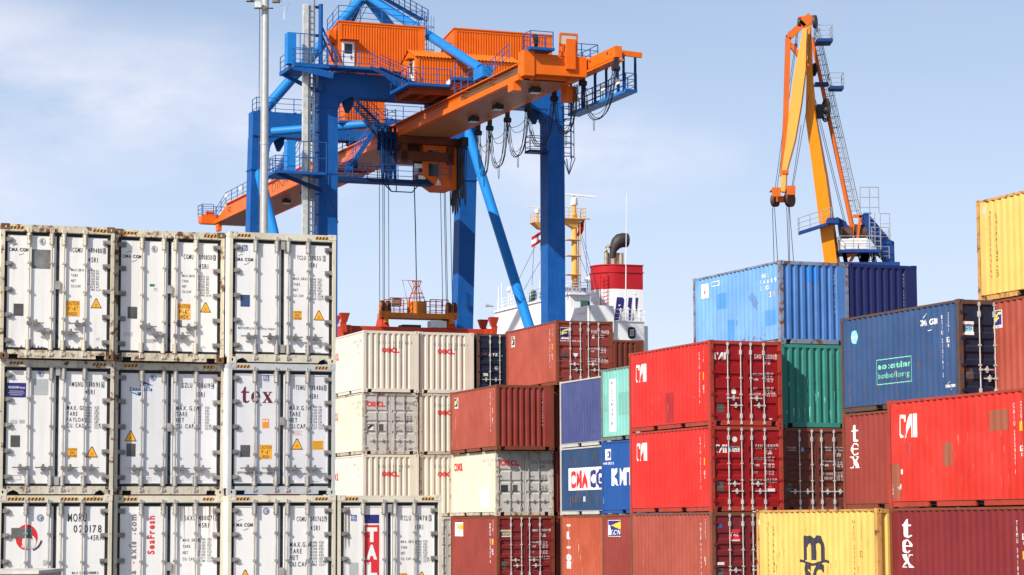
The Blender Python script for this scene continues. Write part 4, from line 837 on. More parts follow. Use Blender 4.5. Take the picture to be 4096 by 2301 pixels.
for v0, zt, hz in ((.02, 36.1, (2.6, 33.0)), (f(35) - .05, 36.35, (2.6, 33.0))):
    g = G(); g.box(0, 19.75, v0, v0 + 1.44, 34.3, zt)
    for s_, u0 in ((1, 1.45), (-1, 18.3)):
        q = [(u0, 34.3)] + [(u0 + s_ * 1.3 * (1 - math.sin(t)), 34.3 - 1.3 * (1 - math.cos(t))) for t in [math.pi / 2 * k / 8 for k in range(9)]]
        g.prism(q, 'xz', v0 + .05, v0 + 1.4)
    for k in range(9): g.box(1.5 + k * 2.1, 1.62 + k * 2.1, v0 - .02, v0 + 1.46, zt - .02, zt + .06)
    part(g, 'portal_beam', blue, K)
    for s_, u0 in ((1, 1.9), (-1, 17.85)):
        g = G(); g.prism([(u0 - .1 * s_, 34.35), (u0 + .95 * s_, 34.35), (u0 + .85 * s_, 33.7), (u0 + .55 * s_, 33.15), (u0 + .3 * s_, 33.15), (u0 + .05 * s_, 33.8)], 'xz', v0 + .4, v0 + .6); part(g, 'lifting_lug', dblue, K)
g = G(); g.box(8.4, 12.4, 19.75, 21.0, 34.05, 34.32); g.box(8.5, 9.1, 19.8, 20.9, 32.0, 34.1); g.box(11.9, 12.5, 19.8, 20.9, 32.0, 34.1); part(g, 'boom_hinge', dblue, K)
g = G(); g.box(8.7, 12.2, .2, 1.3, 34.0, 34.32); part(g, 'girder_hanger', dblue, K)
# girder and boom share one slightly turned axis
def gpart(g, name, mats, par=None):
    o = g.obj(name, mats, par or K)
    if par is None: o.location = (10.43, -20, 0); o.rotation_euler = (0, 0, math.atan(.0118))
    return o
def sect(g, y0, y1, top):
    g.box(-1.72, 1.72, y0, y1, 32.62, top); g.box(-2.02, -1.60, y0, y1, 32.5, 32.9); g.box(1.60, 2.02, y0, y1, 32.5, 32.9)
    g.box(-1.9, -1.72, y0, y1, top - .08, top); g.box(1.72, 1.9, y0, y1, top - .08, top)
    y = y0 + .4
    while y < y1: g.box(-1.59, 1.59, y, y + .08, 32.52, 32.62); y += 2.4
g = G(); sect(g, .4, 43.5, 33.72); gd = gpart(g, 'girder', ora)
g = G(); g.box(-1.732, -1.721, .5, 12.5, 32.92, 33.63); g.obj('brown_web', oras, gd)  # darker, browner plate over the rear part of the web
g = G(); g.box(-1.58, 1.58, .5, 43.4, 32.49, 32.515); g.obj('underside', orau, gd)  # brown carries the orange girder's underside shade as well as grime
g = G(); sect(g, 44, 79.5, 34.05); g.hexa([(-1.72, 79.5, 32.62), (1.72, 79.5, 32.62), (1.72, 83.5, 32.7), (-1.72, 83.5, 32.7)], [(-1.72, 79.5, 34.05), (1.72, 79.5, 34.05), (1.72, 83.5, 32.95), (-1.72, 83.5, 32.95)])
g.box(-2.02, -1.6, 79.5, 83.6, 32.5, 32.9); g.box(1.6, 2.02, 79.5, 83.6, 32.5, 32.9)
g.box(-2.4, -1.4, 44.0, 45.2, 31.6, 32.5); bo = gpart(g, 'boom', ora)
g = G(); g.box(-1.58, 1.58, 45.3, 83.4, 32.49, 32.515); g.obj('underside', orau, bo)  # same brown, with shade put into the colour, beneath the boom
txt = fit(text('CANG DINH VU PORT', .82, 1.0, .2), 25)
decal('lettering', bo, [(txt, M['brownink'])], dict(map=lambda a, b, e: (-1.72 - e, 71.2 - a, 33.02 + b)))
g = G(); g.box(-3.3, 2.2, 83.4, 85.0, 32.7, 33.35); g.hexa([(-3.2, 83.4, 32.5), (2.2, 83.4, 32.5), (2.2, 84.4, 32.5), (-3.2, 84.4, 32.5)], [(-3.3, 83.4, 32.71), (2.2, 83.4, 32.71), (2.2, 84.9, 32.71), (-3.3, 84.9, 32.71)]); g.box(-2.7, -1.9, 83.7, 84.7, 33.35, 33.8); g.box(-.2, 1.2, 83.7, 84.9, 33.4, 33.8); g.box(-1.9, -1.5, 82.4, 83.3, 31.7, 32.5); gpart(g, 'boom_tip', ora)
g = G(); g.rail([(-3.3, 83.4, 33.35), (-3.3, 85.0, 33.35), (2.2, 85.0, 33.35)], 1.1); g.rail([(-3.2, 83.4, 33.35), (-2.1, 83.4, 33.35)], 1.1); g.rail([(-1.85, 83.3, 33.0), (-1.85, 79.5, 34.05), (-1.85, 45, 34.05)], 1.1, 2.2); part_r = gpart(g, 'railing', rail_b)
g = G(); g.rail([(-1.85, 13.5, 33.72), (-1.85, 6.5, 33.72), (-1.85, 2.5, 34.3)], 1.1, 1.4); g.rail([(-1.85, 43, 33.72), (-1.85, 27, 33.72)], 1.1, 2.0); gpart(g, 'railing', rail_b)
for y, x in ((2.4, 0), (9.5, 0), (15, .2), (50, -.4), (57, -.4), (63, -.4), (76, -.4)):
    g = G(); g.box(x - .35, x + .35, y - .3, y + .3, 32.05, 32.4); g.box(x - .08, x + .08, y - .08, y + .08, 32.4, 32.64); g.cur = 1; g.box(x - .33, x + .33, y - .28, y + .28, 32.02, 32.048); gpart(g, 'floodlight', [cable, wlamp])
for y in (14.5, 17.2, 19.8, 73.5, 66, 79):
    g = G(); g.box(-2.02, -1.96, y - .35, y + .35, 34.6, 34.95); gpart(g, 'lamp', wlamp)
for y in (6.0, 11.5, 78.5, 69.0):              # pipe brackets on the web
    g = G(); g.path([(-1.78, y - .7, 33.45), (-1.85, y, 33.6), (-1.85, y + .2, 33.2), (-1.78, y - .5, 33.1), (-1.85, y + .5, 33.45)], .03, 5); gpart(g, 'pipe_bracket', orad)
g = G(); g.path([(-1.8, 2, 33.58), (-1.8, 42, 33.58)], .025, 5); g.path([(-1.8, 2, 33.42), (-1.8, 42, 33.42)], .02, 5); gpart(g, 'conduit', orad)
# A-frame, stays, braces
AP = (9.75, 19.9, 46.9)
g = G(); g.cyl((.9, 20.3, 36.3), AP, .44, n=20); part(g, 'frame_leg', lblue, K)
g = G(); g.cyl((18.9, 20.3, 36.3), AP, .44, n=20); part(g, 'frame_leg', lblue, K)
g = G(); g.cyl(AP, (8.7, -11.4, 34.75), .36, n=20); g.box(8.3, 9.1, -12.8, -10.9, 33.95, 34.75); part(g, 'backstay', lblue, K)
g = G(); g.ladder((9.5, 15.5, 45.9), (9.2, 3.0, 41.2), (1, 0, 0), .6, None, .35, .04); g.rail([(9.9, 15.5, 45.9), (9.6, 3.0, 41.2)], .9, 1.6); part(g, 'ladder', dblue, K)
g = G(); g.box(9.2, 10.3, 19.3, 20.5, 46.2, 48.2); part(g, 'apex_block', lblue, K)
g = G(); g.bar((9.75, 20.6, 46.9), (9.7, 50.2, 34.3), .35, .6); part(g, 'forestay', blue, K)
for k in range(6):
    g = G(); g.path([(9.0 + .32 * k, 20.4, 47.2), (8.6 + .34 * k, 46.5 + .6 * k, 34.2)], .03, 5); part(g, 'boom_hoist_rope', rope, K)
for u, za, zb in ((.72, 31.5, 8.6), (18.95, 35.8, 12.2)):
    g = G(); g.cyl((u, f(za) + .4, za), (u, 1.2, zb), .42, n=20); part(g, 'diagonal_brace', lblue, K)
g = G(); g.cyl((-0.19, 12.69, 33.5), (6.14, 7.31, 33.6), .34, n=16); part(g, 'tie_tube', lblue, K)
# machinery houses
def house(u0, u1, v0, v1, z0, z1, ridge=None, back=.5):
    g = G(); pr = trap(u0 + .28, u1 - .28, .21, .08, .02, .08, v0 + .02, v0 + .085)
    for (a, da), (b, db) in zip(pr, pr[1:]):
        if b > a: g.poly([(a, da, z0 + .2), (b, db, z0 + .2), (b, db, z1 - .18), (a, da, z1 - .18)])
    g.box(u0, u0 + .28, v0, v0 + .25, z0, z1); g.box(u1 - .28, u1, v0, v0 + .25, z0, z1)
    g.box(u0 + .28, u1 - .28, v0, v0 + .2, z1 - .18, z1 - .002); g.box(u0 + .28, u1 - .28, v0, v0 + .2, z0 - .12, z0 + .2)
    for a, b in ((u0, u0 + .1), (u1 - .1, u1)):
        q = [(v0 + .25, z0), (v1, z0), (v1, z1 - (back if not ridge else 0))] + ([((v0 + v1) / 2, ridge)] if ridge else []) + [(v0 + .25, z1)]
        g.prism(q, 'yz', a, b)
    g.box(u0 + .1, u1 - .1, v1 - .1, v1, z0, z1 - back); g.box(u0 + .1, u1 - .1, v0 + .25, v1 - .1, z0, z0 + .1)
    h = part(g, 'machinery_house', ora, K); g = G(); e = .12
    if ridge:
        for q0, q1 in (((v0 - e, z1 - .04), ((v0 + v1) / 2, ridge)), (((v0 + v1) / 2, ridge), (v1 + e, z1 - .04))):
            n = int((u1 - u0) / .26)
            for k in range(n): 
                a = u0 - .1 + k * (u1 - u0 + .2) / n; b = a + (u1 - u0 + .2) / n * .5; c = a + (u1 - u0 + .2) / n
                g.poly([(a, q0[0], q0[1] + .02), (b, q0[0], q0[1] + .1), (b, q1[0], q1[1] + .1), (a, q1[0], q1[1] + .02)]); g.poly([(b, q0[0], q0[1] + .1), (c, q0[0], q0[1] + .02), (c, q1[0], q1[1] + .02), (b, q1[0], q1[1] + .1)])
    else: g.hexa([(u0 - .06, v0 - .06, z1), (u1 + .06, v0 - .06, z1), (u1 + .06, v1 + .06, z1 - back), (u0 - .06, v1 + .06, z1 - back)], [(u0 - .06, v0 - .06, z1 + .09), (u1 + .06, v0 - .06, z1 + .09), (u1 + .06, v1 + .06, z1 - back + .09), (u0 - .06, v1 + .06, z1 - back + .09)])
    r = g.obj('roof', ora, h, smooth=False); return h
def door_on(h, face, a, b, z0, z1, at_):
    g = G(); g.cur = 0
    P_ = (lambda x0, x1, za, zb, d0, d1: g.box(x0, x1, at_ - d1, at_ - d0, za, zb)) if face == 'v' else (lambda x0, x1, za, zb, d0, d1: g.box(at_ - d1, at_ - d0, x0, x1, za, zb))
    P_(a, b, z0, z1, .0, .06); m_ = (b - a) * .18; zz = z0 + (z1 - z0) * .5
    g.cur = 1; P_(a + m_, b - m_, zz, z1 - m_, .061, .07); g.cur = 2; P_(a + .06, a + .1, zz - .25, zz - .05, .06, .12); P_(b - .3, b - .26, zz - .4, zz - .1, .06, .13)
    d = g.obj('door', [whitep, glass, cable], h, smooth=False)
    g = G(); (g.box(a - .2, b + .3, at_ - .55, at_, z1 + .1, z1 + .16) if face == 'v' else g.box(at_ - .5, at_, a - .1, b + .1, z1 + .1, z1 + .16)); g.obj('door_canopy', ora, h)
h1 = house(1.5, 8.35, .05, 3.1, 36.6, 40.0); door_on(h1, 'v', 1.75, 2.72, 36.65, 38.5, .05)
g = G(); g.box(1.6, 8.3, .2, 3.0, 36.1, 36.5); g.box(10.8, 18.7, .2, 3.0, 36.1, 36.5); part(g, 'house_base', orad, K)
g = G(); g.rail([(1.5, 3.1, 39.6), (1.5, .1, 40.1), (8.35, .1, 40.1), (8.35, 3.1, 39.6)], 1.15, 1.75); g.obj('railing', rail_b, h1)
g = G(); g.box(1.0, 1.5, .9, 1.9, 38.5, 39.5); g.cyl((1.3, 1.1, 37.2), (1.3, 1.1, 38.5), .08); g.obj('air_conditioner', ora, h1)
g = G(); g.ladder((8.55, .5, 37.4), (8.55, .5, 41.0), (0, 1, 0), .5, (.9, 0, 0)); g.obj('ladder', rail_b, h1)
h3 = house(10.7, 18.8, .05, 3.1, 36.6, 40.1); door_on(h3, 'u', .8, 1.6, 37.4, 39.0, 10.7)
q0 = (6.09, -4.6, 34.63); q1 = (6.09, -4.6, 36.77); q2 = (14.31, -4.6, 36.63); zh = q0[2]; zk = q1[2]
h2 = house(q0[0], q2[0], -4.6, -1.1, zh, zk, zk + .75); door_on(h2, 'u', -4.1, -3.2, zh + .05, zh + 1.95, q0[0])
h4 = house(4.7, 8.0, 9.0, 12.0, 33.9, 36.3)
g = G(); g.box(5.6, 14.2, -4.6, -1.0, zh - .2, zh - .02); g.bar((5.6, -4.4, zh - .4), (12.5, -4.4, zh - .4), .25, .45); g.bar((5.6, -1.2, zh - .4), (12.5, -1.2, zh - .4), .25, .45)
for u in (5.8, 7.0, 8.2): g.bar((u, -4.4, zh - .4), (u, -1.2, zh - .4), .2, .4)
part(g, 'house_platform', orad, K)
# walkways
def deck(pts, z, t=.18): g = G(); g.prism(pts, 'xy', z - t, z); return g
def platform(pts, z, railpts=None, t=.18, mat=None, par=None):
    g = deck(pts, z, t); p = part(g, 'walkway', mat or blue, par or K)
    if railpts:
        g = G(); [g.rail(q, 1.1, 1.3) for q in railpts]; g.obj('railing', rail_b, p)
    return p
platform([(.2, -1.5), (4.8, -1.5), (4.8, 0.0), (.2, 0.0)], 36.35, [[(.2, -1.45, 36.35), (3.9, -1.45, 36.35)]])
e0 = (-2.51, -2, 36.36); e1 = (0.03, -2, 36.45)
p = platform([(e0[0], -2.0), (.19, -2.0), (.19, 0), (-.95, 0), (-.95, 2.2), (e0[0], 2.2)], e0[2] - .1, [[(.1, -1.95, e0[2] - .1), (e0[0] + .05, -1.95, e0[2] - .1), (e0[0] + .05, 2.1, e0[2] - .1)]], .3)
g = G(); g.bar((e0[0], -1.9, e0[2] - .4), (.5, -1.9, e0[2] - .9), .12, .5); g.obj('bracket', blue, p)
g = G(); g.bar((e0[0], 1.6, e0[2] - .3), (0, 1.0, e0[2] - 1.6), .15, .3); g.obj('bracket', blue, p)
for zz, nm in ((e0[2] - .1, 1), ((-2.7, -2, 28.18)[2], 0)):
    g = G(); g.box(-2.85, -2.2, -1.4, -.5, zz, zz + 2.35); g.box(-2.86, -2.84, -1.3, -.6, zz + 1.5, zz + 1.56); part(g, 'lift_gate', lblue, K)
    g = G()
    for a, b in ((-2.2, zz + 2.3), (-2.2, zz + 1.1)): g.path([(a, -1.4, b), (.2, -1.4, b)], .035, 5)
    for u in (-1.9, -1.6, .15): g.bar((u, -1.4, zz), (u, -1.4, zz + 2.3), .05, .05)
    part(g, 'lift_cage', rail_b, K)
zl = (-2.7, -2, 28.18)[2]
platform([(-3.9, -1.9), (0.0, -1.9), (0.0, -.02), (-.95, -.02), (-.95, 1.4), (-3.9, 1.4)], zl, [[(-2.9, -1.85, zl), (-3.85, -1.85, zl), (-3.85, 1.35, zl)]], .2)
g = G(); g.bar((-3.6, -1.6, zl - .2), (0, -.8, zl - 1.2), .12, .3); part(g, 'bracket', dblue, K)
g = G(); g.bar((-.2, -1.8, zl - .3), (1.4, -.25, zl - 3.5), .05, .08); part(g, 'bracket', dblue, K)
g = G(); g.box(-1.45, -1.08, -.75, -.35, 0, 41.0); part(g, 'lift_mast', M['galv'], K)
g = G(); g.box(-1.0, -.86, -.7, -.5, 0, 40.9); g.box(-.62, -.55, -.7, -.5, 0, 41.4)
for k in range(88): g.box(-.86, -.62, -.68, -.62, .4 + k * .46, .5 + k * .46)
part(g, 'lift_rack', M['galvd'], K)
g = G(); g.cyl((-.05, -.45, 34.5), (-.05, -.45, 41.1), .17, n=12); g.box(-.6, -.1, -.5, -.35, 40.75, 40.95); g.box(-.6, -.1, -.5, -.35, 38.6, 38.8); g.bar((.05, -.4, 39.4), (1.4, -.4, 36.8), .12, .12); g.bar((.05, -.1, 39.0), (1.2, .1, 36.8), .1, .1); part(g, 'lift_post', blue, K)
g = G(); g.ladder((-.3, .4, 2), (-.3, .4, 36), (0, 1, 0), .5, None, .4, .04)
for k in range(22): g.box(-.32, 0, .3, .36, 2 + k * 1.55, 2.12 + k * 1.55)
part(g, 'ladder', lblue, K)
ul = q0[0] - .95
platform([(ul, -5.6), (8.6, -5.6), (8.6, -4.66), (q0[0] - .02, -4.66), (q0[0] - .02, -1.2), (ul, -1.2)], zh, [[(ul + .05, -1.3, zh), (ul + .05, -5.55, zh), (8.5, -5.55, zh)]], .2)
platform([(8.6, -5.8), (11.8, -5.8), (11.8, -4.66), (8.6, -4.66)], zh + .55, [[(8.7, -5.75, zh + .55), (11.7, -5.75, zh + .55)]], .2)
g = G(); g.box(9.7, 10.7, -5.88, -5.83, zh + 1.25, zh + 1.55); part(g, 'lamp', wlamp, K)
sa_ = (3.52, -1.5, 36.49); g = G(); g.stair((ul + .1, -4.9, zh), (sa_[0], -1.5, 36.35), .75, (1, 0, 0), 11); part(g, 'stair', dblue, K)
s0 = (4.2, 6.78, 35.36); s1 = (4.2, -0.99, 31.69)
g = G(); g.stair(s1, s0, .75, (1, 0, 0), 13); part(g, 'stair', dblue, K)
platform([(4.0, 8.2), (8.1, 8.2), (8.1, 9.0), (4.6, 9.0), (4.6, 12.2), (4.0, 12.2)], 33.95, [[(4.05, 12.1, 33.95), (4.05, 8.25, 33.95), (8.0, 8.25, 33.95)]], .22)
g = G(); g.rail([(.3, 19.6, 36.35), (19.4, 19.6, 36.35)], 1.15, 1.6); g.rail([(.3, 19.6, 36.35), (.3, 21, 36.35)], 1.15, 1.0); part(g, 'railing', rail_b, K)
# small cage platforms on the legs
for u0, v0, z0 in ((16.7, -.4, 31.0), (1.55, 19.2, 31.3)):
    p = platform([(u0, v0), (u0 + 1.6, v0), (u0 + 1.6, v0 + 1.1), (u0, v0 + 1.1)], z0, [[(u0 + 1.5, v0 + .05, z0), (u0 + .05, v0 + .05, z0), (u0 + .05, v0 + 1.05, z0), (u0 + 1.5, v0 + 1.05, z0)]], .18, dblue)
# rear end of the girder
g = G(); g.box(8.7, 13.2, -20.3, -19.3, 32.85, 34.25); g.box(8.55, 9.3, -20.4, -19.2, 32.7, 34.45); g.box(11.6, 12.3, -20.5, -19.2, 33.3, 35.4); g.bar((9.3, -19.8, 32.7), (11.5, -16, 32.5), .3, .3); g.box(12.4, 13.1, -18.6, -17.5, 31.5, 32.5); g.box(8.3, 8.9, -18.9, -17.9, 31.9, 32.5); part(g, 'rear_frame', ora, K)
g = G(); a, b = (13.6, -12.0, 33.85), (13.6, -24.9, 33.8); g.bar(a, b, .5, .75); g.bar((13.6, -12.0, 33.3), (13.6, -24.9, 33.25), .75, .14); g.bar((12.3, -19.6, 33.9), (13.3, -17, 33.9), .3, .5); g.bar((13.3, -24.2, 33.9), (15.6, -24.2, 33.8), .2, .35); part(g, 'festoon_beam', ora, K)
platform([(8.8, -20.9), (10.6, -20.9), (10.6, -19.4), (8.8, -19.4)], 34.6, [[(10.5, -20.85, 34.6), (8.85, -20.85, 34.6), (8.85, -19.5, 34.6)], [(10.5, -19.5, 34.6), (8.85, -19.5, 34.6)]])
platform([(12.0, -19.3), (14.6, -19.3), (14.6, -15.0), (12.0, -15.0)], 34.3, [[(12.05, -19.2, 34.3), (14.5, -19.2, 34.3), (14.5, -15.1, 34.3)]])
g = G(); [g.bar((u, -20.2, 33.6), (u, -20.4, 35.75), .12, .12) for u in (11.2, 12.45)]; g.bar((11.2, -20.4, 35.75), (12.45, -20.4, 35.75), .12, .12); g.bar((11.2, -20.35, 34.95), (12.45, -20.35, 34.95), .1, .1); g.bar((11.2, -20.3, 34.35), (12.45, -20.3, 34.35), .1, .3)
for k in range(4): g.bar((11.4 + k * .28, -20.36, 34.4), (11.4 + k * .28, -20.36, 34.95), .05, .05)
g.cur = 1; g.box(11.28, 12.38, -20.42, -20.34, 35.03, 35.68); part(g, 'panel_frame', [ora, paint((.5, .49, .45), .0, .3, .2)], K)
for u0, v0 in ((9.4, -20.2), (13.4, -17)):
    g = G(); g.cyl((u0 - .1, v0, 35.1), (u0 + .1, v0, 35.1), .5, n=18); g.cur = 1; g.bar((u0 - .2, v0 - .3, 34.5), (u0 - .2, v0 + .1, 35.3), .06, .35); part(g, 'rope_sheave', [cable, ora], K)
P0, P1 = (15.0, -13.6, 31.5), (15.0, -23.9, 31.3)
g = G(); g.box(14.5, 15.4, -23.9, -13.6, 31.3, 31.5); pp = part(g, 'hanging_platform', lblue, K)
g = G(); [g.rail(q, 1.1, 1.5) for q in ([(14.55, -13.7, 31.5), (14.55, -23.85, 31.5), (15.35, -23.85, 31.5), (15.35, -13.7, 31.5)],)]
g.obj('railing', rail_b, pp)
for v in (-14.2, -16.6, -18.6, -20.6, -23.6):
    g = G(); g.bar((14.52, v, 31.4), (14.52, v, 33.9), .14, .14); g.bar((15.38, v, 31.4), (15.38, v, 33.9), .14, .14); g.bar((13.3, v, 33.9), (15.5, v, 33.9), .14, .14); g.obj('hanger', dblue, pp)
for v in (-15.4, -20.2, -22.8):
    g = G(); g.box(14.42, 14.5, v - .3, v + .3, 32.0, 32.35); g.obj('lamp', wlamp, pp)
g = G(); g.ladder((14.6, -13.2, 28.3), (14.6, -13.2, 32.5), (1, 0, 0), .6, (0, -.9, 0), .4, .04); g.obj('cage_ladder', rail_b, pp)
g = G(); [g.path([(14.6 + math.cos(t) * .45, -13.6 + math.sin(t) * .5, 28.3), (14.6, -13.5, 27.1)], .035, 4) for t in (0, 1.6, 3.1, 4.7)]; g.obj('cage_ladder', rail_b, pp)
# festoon cables on the right hand runway
HG = [(13, 1.01, 32.49), (13, -1.55, 32.45), (13, -5.37, 32.47), (13, -9.66, 32.54), (13, -14.76, 32.48), (13.4, -19.09, 32.85), (13.4, -24.87, 32.85)]
LO = [(13, 0.42, 28.72), (13, -3.1, 28.91), (13, -7.22, 29.15), (13, -12.1, 29.23), (13, -17.39, 29.37), (13.4, -21.7, 29.63)]
def loop(g, a, b, lowz, r, du=0, n=14):
    pts = []
    for k in range(n + 1):
        s_ = -math.cos(math.pi * k / n); t = (1 + s_) / 2; z = a[2] + (b[2] - a[2]) * t; zl_ = lowz + (z - lowz) * (.45 * s_ * s_ + .55 * abs(s_) ** 5)
        pts.append((a[0] + du, a[1] + (b[1] - a[1]) * t, zl_))
    g.path(pts, r, 5)
for k, h in enumerate(HG):
    g = G(); g.box(h[0] - .15, h[0] + .15, h[1] - .12, h[1] + .12, h[2] - .1, h[2] + .5); g.cyl((h[0] - .25, h[1], h[2] - .2), (h[0] + .25, h[1], h[2] - .2), .2, n=10); part(g, 'cable_trolley', cable, K)
for (a, b), l in zip(zip(HG, HG[1:]), LO):
    for j, (dz, du) in enumerate(((0, -.15), (.15, .1), (.05, 0), (.4, -.1), (1.9, .15), (2.3, -.05))):
        g = G(); o = .2 - .06 * j; loop(g, (a[0], a[1] - o, a[2] - .3), (b[0], b[1] + o, b[2] - .3), l[2] + dz, .032 if j < 3 else .02, du); part(g, 'festoon_cable', cable, K)
    g = G(); vm = (a[1] + b[1]) / 2; loop(g, (13, vm - .15, l[2] + .02), (13, vm + .15, l[2] + .02), l[2] - .8, .02, 0, 12); part(g, 'cable_loop', cable, K)
for k in range(18):
    v = 4.2 + .17 * k; zl_ = 27.6 + 2.2 * math.sin(k * 1.9) * .5 + .1 * (k % 3)
    g = G(); loop(g, (13 + .2 * (k % 3 - 1), v - .22, 32.3), (13 + .2 * (k % 3 - 1), v + .3, 32.3), zl_, .04); part(g, 'festoon_cable', cable, K)
g = G(); g.box(12.7, 13.2, 3.8, 7.5, 31.7, 32.4); part(g, 'cable_trolley', cable, K)

# ---- trolley with the driver's cab
TV = 6.4
T_ = qthing('crane_trolley', 'orange driver cab and blue service walkway hanging under the orange crane girder', 'trolley', (9, 8, 30))
g = G(); g.box(8.0, 12.7, 5.0, 11.0, 31.9, 32.45); [g.box(u, u + .5, v, v + .5, 30.4, 31.9) for u in (8.2, 12.0) for v in (5.2, 10.2)]; g.box(8.2, 12.4, 5.2, 5.8, 30.6, 31.3); g.box(9.0, 11.6, 6.4, 9.8, 30.9, 31.9); part(g, 'frame', paint((.14, .03, .008), .0, .3, .2), T_)  # frame colour darkened to stand in for shade under the girder
a = (3.13, 6.4, 29.15); b = (13.04, 6.4, 29.09); zf = (a[2] + b[2]) / 2
p = platform([(a[0], TV - .6), (b[0], TV - .6), (b[0], TV + .7), (a[0], TV + .7)], zf, [[(a[0], TV - .55, zf), (b[0], TV - .55, zf)], [(a[0], TV + .65, zf), (8, TV + .65, zf)]], .32, dblue, T_)
t0 = (6.88, 6.4, 35.62); t1 = (7.19, 6.4, 35.64); t2 = (7.52, 6.4, 35.66); t3 = (7.89, 6.4, 35.68)
g = G()
for t in (t0, t1, t2, t3): g.box(t[0] - .1, t[0] + .1, TV - .5, TV - .3, zf, 33.3)
for k in range(9): g.bar((t0[0], TV - .4, zf + .5 + k * .6), (t1[0], TV - .4, zf + .5 + k * .6), .05, .05); g.bar((t2[0], TV - .4, zf + .5 + k * .6), (t3[0], TV - .4, zf + .5 + k * .6), .05, .05)
for z in (zf + 1.9, zf + 3.2): g.box(t0[0], t3[0], TV - .5, TV + .5, z, z + .12)
g.box(t0[0] - .2, t3[0] + .3, TV + .3, TV + .5, 31.5, 33.0); part(g, 'ladder_tower', dblue, T_)
a = (4.06, 6, 29.53); b = (6.55, 6, 33.26)
g = G(); g.stair(a, b, .7, (0, 1, 0), 16); part(g, 'stair', blue, T_)
g = G(); g.path([(6.6, TV - .6, zf - .1), (7.5, TV - .7, zf - 1.0), (9.2, TV - .7, zf - 1.0), (9.9, TV - .6, zf - .2)], .05, 6); g.path([(7.5, TV + .4, zf - .3), (7.5, TV - .7, zf - 1.0)], .04, 5); g.path([(7.9, TV - .7, zf - .2), (7.9, TV - .7, zf - 1.0)], .04, 5); part(g, 'rope_guard', dblue, T_)
c0 = (10.08, 5.4, 31.48); c1 = (12.69, 5.4, 31.61); cb = (11.4, 5.4, 28.54)[2]; ct = (11.4, 5.4, 31.74)[2]
q = [(c0[0], cb + .9), (c0[0] + 1.4, cb), (c1[0], cb), (c1[0], ct), (c0[0], ct)]
g = G(); g.prism(q, 'xz', 5.5, 8.2); g.box(c0[0] - .1, c1[0] + .1, 5.4, 8.3, ct, ct + .12); g.box(c1[0] - .3, c1[0] + .05, 5.35, 5.5, cb - .1, ct); cab = part(g, 'driver_cab', ora, T_)
for z0, z1, u0, u1 in ((cb + 2.1, ct - .25, c0[0] + .4, c0[0] + 1.15), (cb + .9, cb + 1.9, c0[0] + .4, c0[0] + 1.15)):
    g = G(); g.box(u0, u1, 5.46, 5.49, z0, z1); g.obj('window', glass, cab)
g = G(); g.box(c0[0] - .04, c0[0] - .005, 5.9, 7.8, cb + 1.3, ct - .5); g.obj('window', glass, cab)
g = G(); g.ladder((c1[0] - .9, 5.3, zf), (c1[0] - .9, 5.3, 31.2), (1, 0, 0), .9, None, .5, .035); g.obj('ladder', rail_b, cab)
for u, w_ in ((9.6, .7), (10.5, .5), (11.2, .75), (12.1, .5)):
    g = G(); g.box(u, u + w_, TV - .8, TV - .2, zf - .02, zf + .42); g.cur = 1; g.box(u + .06, u + w_ - .06, TV - .82, TV - .805, zf + .06, zf + .36); part(g, 'floodlight', [cable, wlamp], T_)
for u, w_ in ((9.4, .8), (10.75, .8)):
    g = G(); g.box(u, u + w_, TV - .64, TV - .58, zf + .95, zf + 1.3); part(g, 'lamp', wlamp, T_)
lc = (11.32, 5.6, 29.09)
g = G(); g.lathe((lc[0], 5.55, lc[2] - .35), [(.3, 0), (.2, .12), (.12, .4), (.05, .55)], 16); part(g, 'horn', wlamp, T_)

# ---- spreader on its ropes
Sp = qthing('container_spreader', 'red and orange container lifting frame hanging on thin ropes above the pale boxes', 'spreader', (10.2, 8, 17.5))
redo = paint((.5, .045, .012), .03, .3, .25, .5, .06, (.15, .03, .015), .2); hbo = paint((.6, .17, .01), .05, .4, .3, .5, .06, (.15, .06, .015), .15)
zt = (8.96, 8, 17.6)[2]
g = G(); g.box(4.3, 16.2, 7.4, 8.6, zt - .75, zt + .1); g.box(4.0, 4.6, 6.8, 9.2, zt - .8, zt + .1); g.box(15.8, 16.4, 6.8, 9.2, zt - .8, zt + .1); part(g, 'spreader_beam', redo, Sp)
for u0, s_ in ((4.0, -1), (16.3, 1)):
    for v in (6.7, 9.1):
        g = G(); g.bar((u0, v, zt - .5), (u0 + .1 * s_, v, zt + .35), .45, .25); g.hexa([(u0 - .2, v - .15, zt + .3), (u0 + .2, v - .15, zt + .3), (u0 + .2, v + .15, zt + .3), (u0 - .2, v + .15, zt + .3)], [(u0 - .38, v - .3, zt + 1.0), (u0 + .38, v - .3, zt + 1.0), (u0 + .38, v + .3, zt + 1.0), (u0 - .38, v + .3, zt + 1.0)]); part(g, 'corner_guide', redo, Sp)
za = (10.2, 8, 18.4)[2]; zb = (10.2, 8, 18.81)[2]
g = G(); g.box(7.6, 12.9, 7.2, 8.8, za, zb); g.box(7.4, 7.7, 7.0, 9.0, za - .4, zb); g.box(12.8, 13.1, 7.0, 9.0, za - .4, zb); hb = part(g, 'headblock', hbo, Sp)
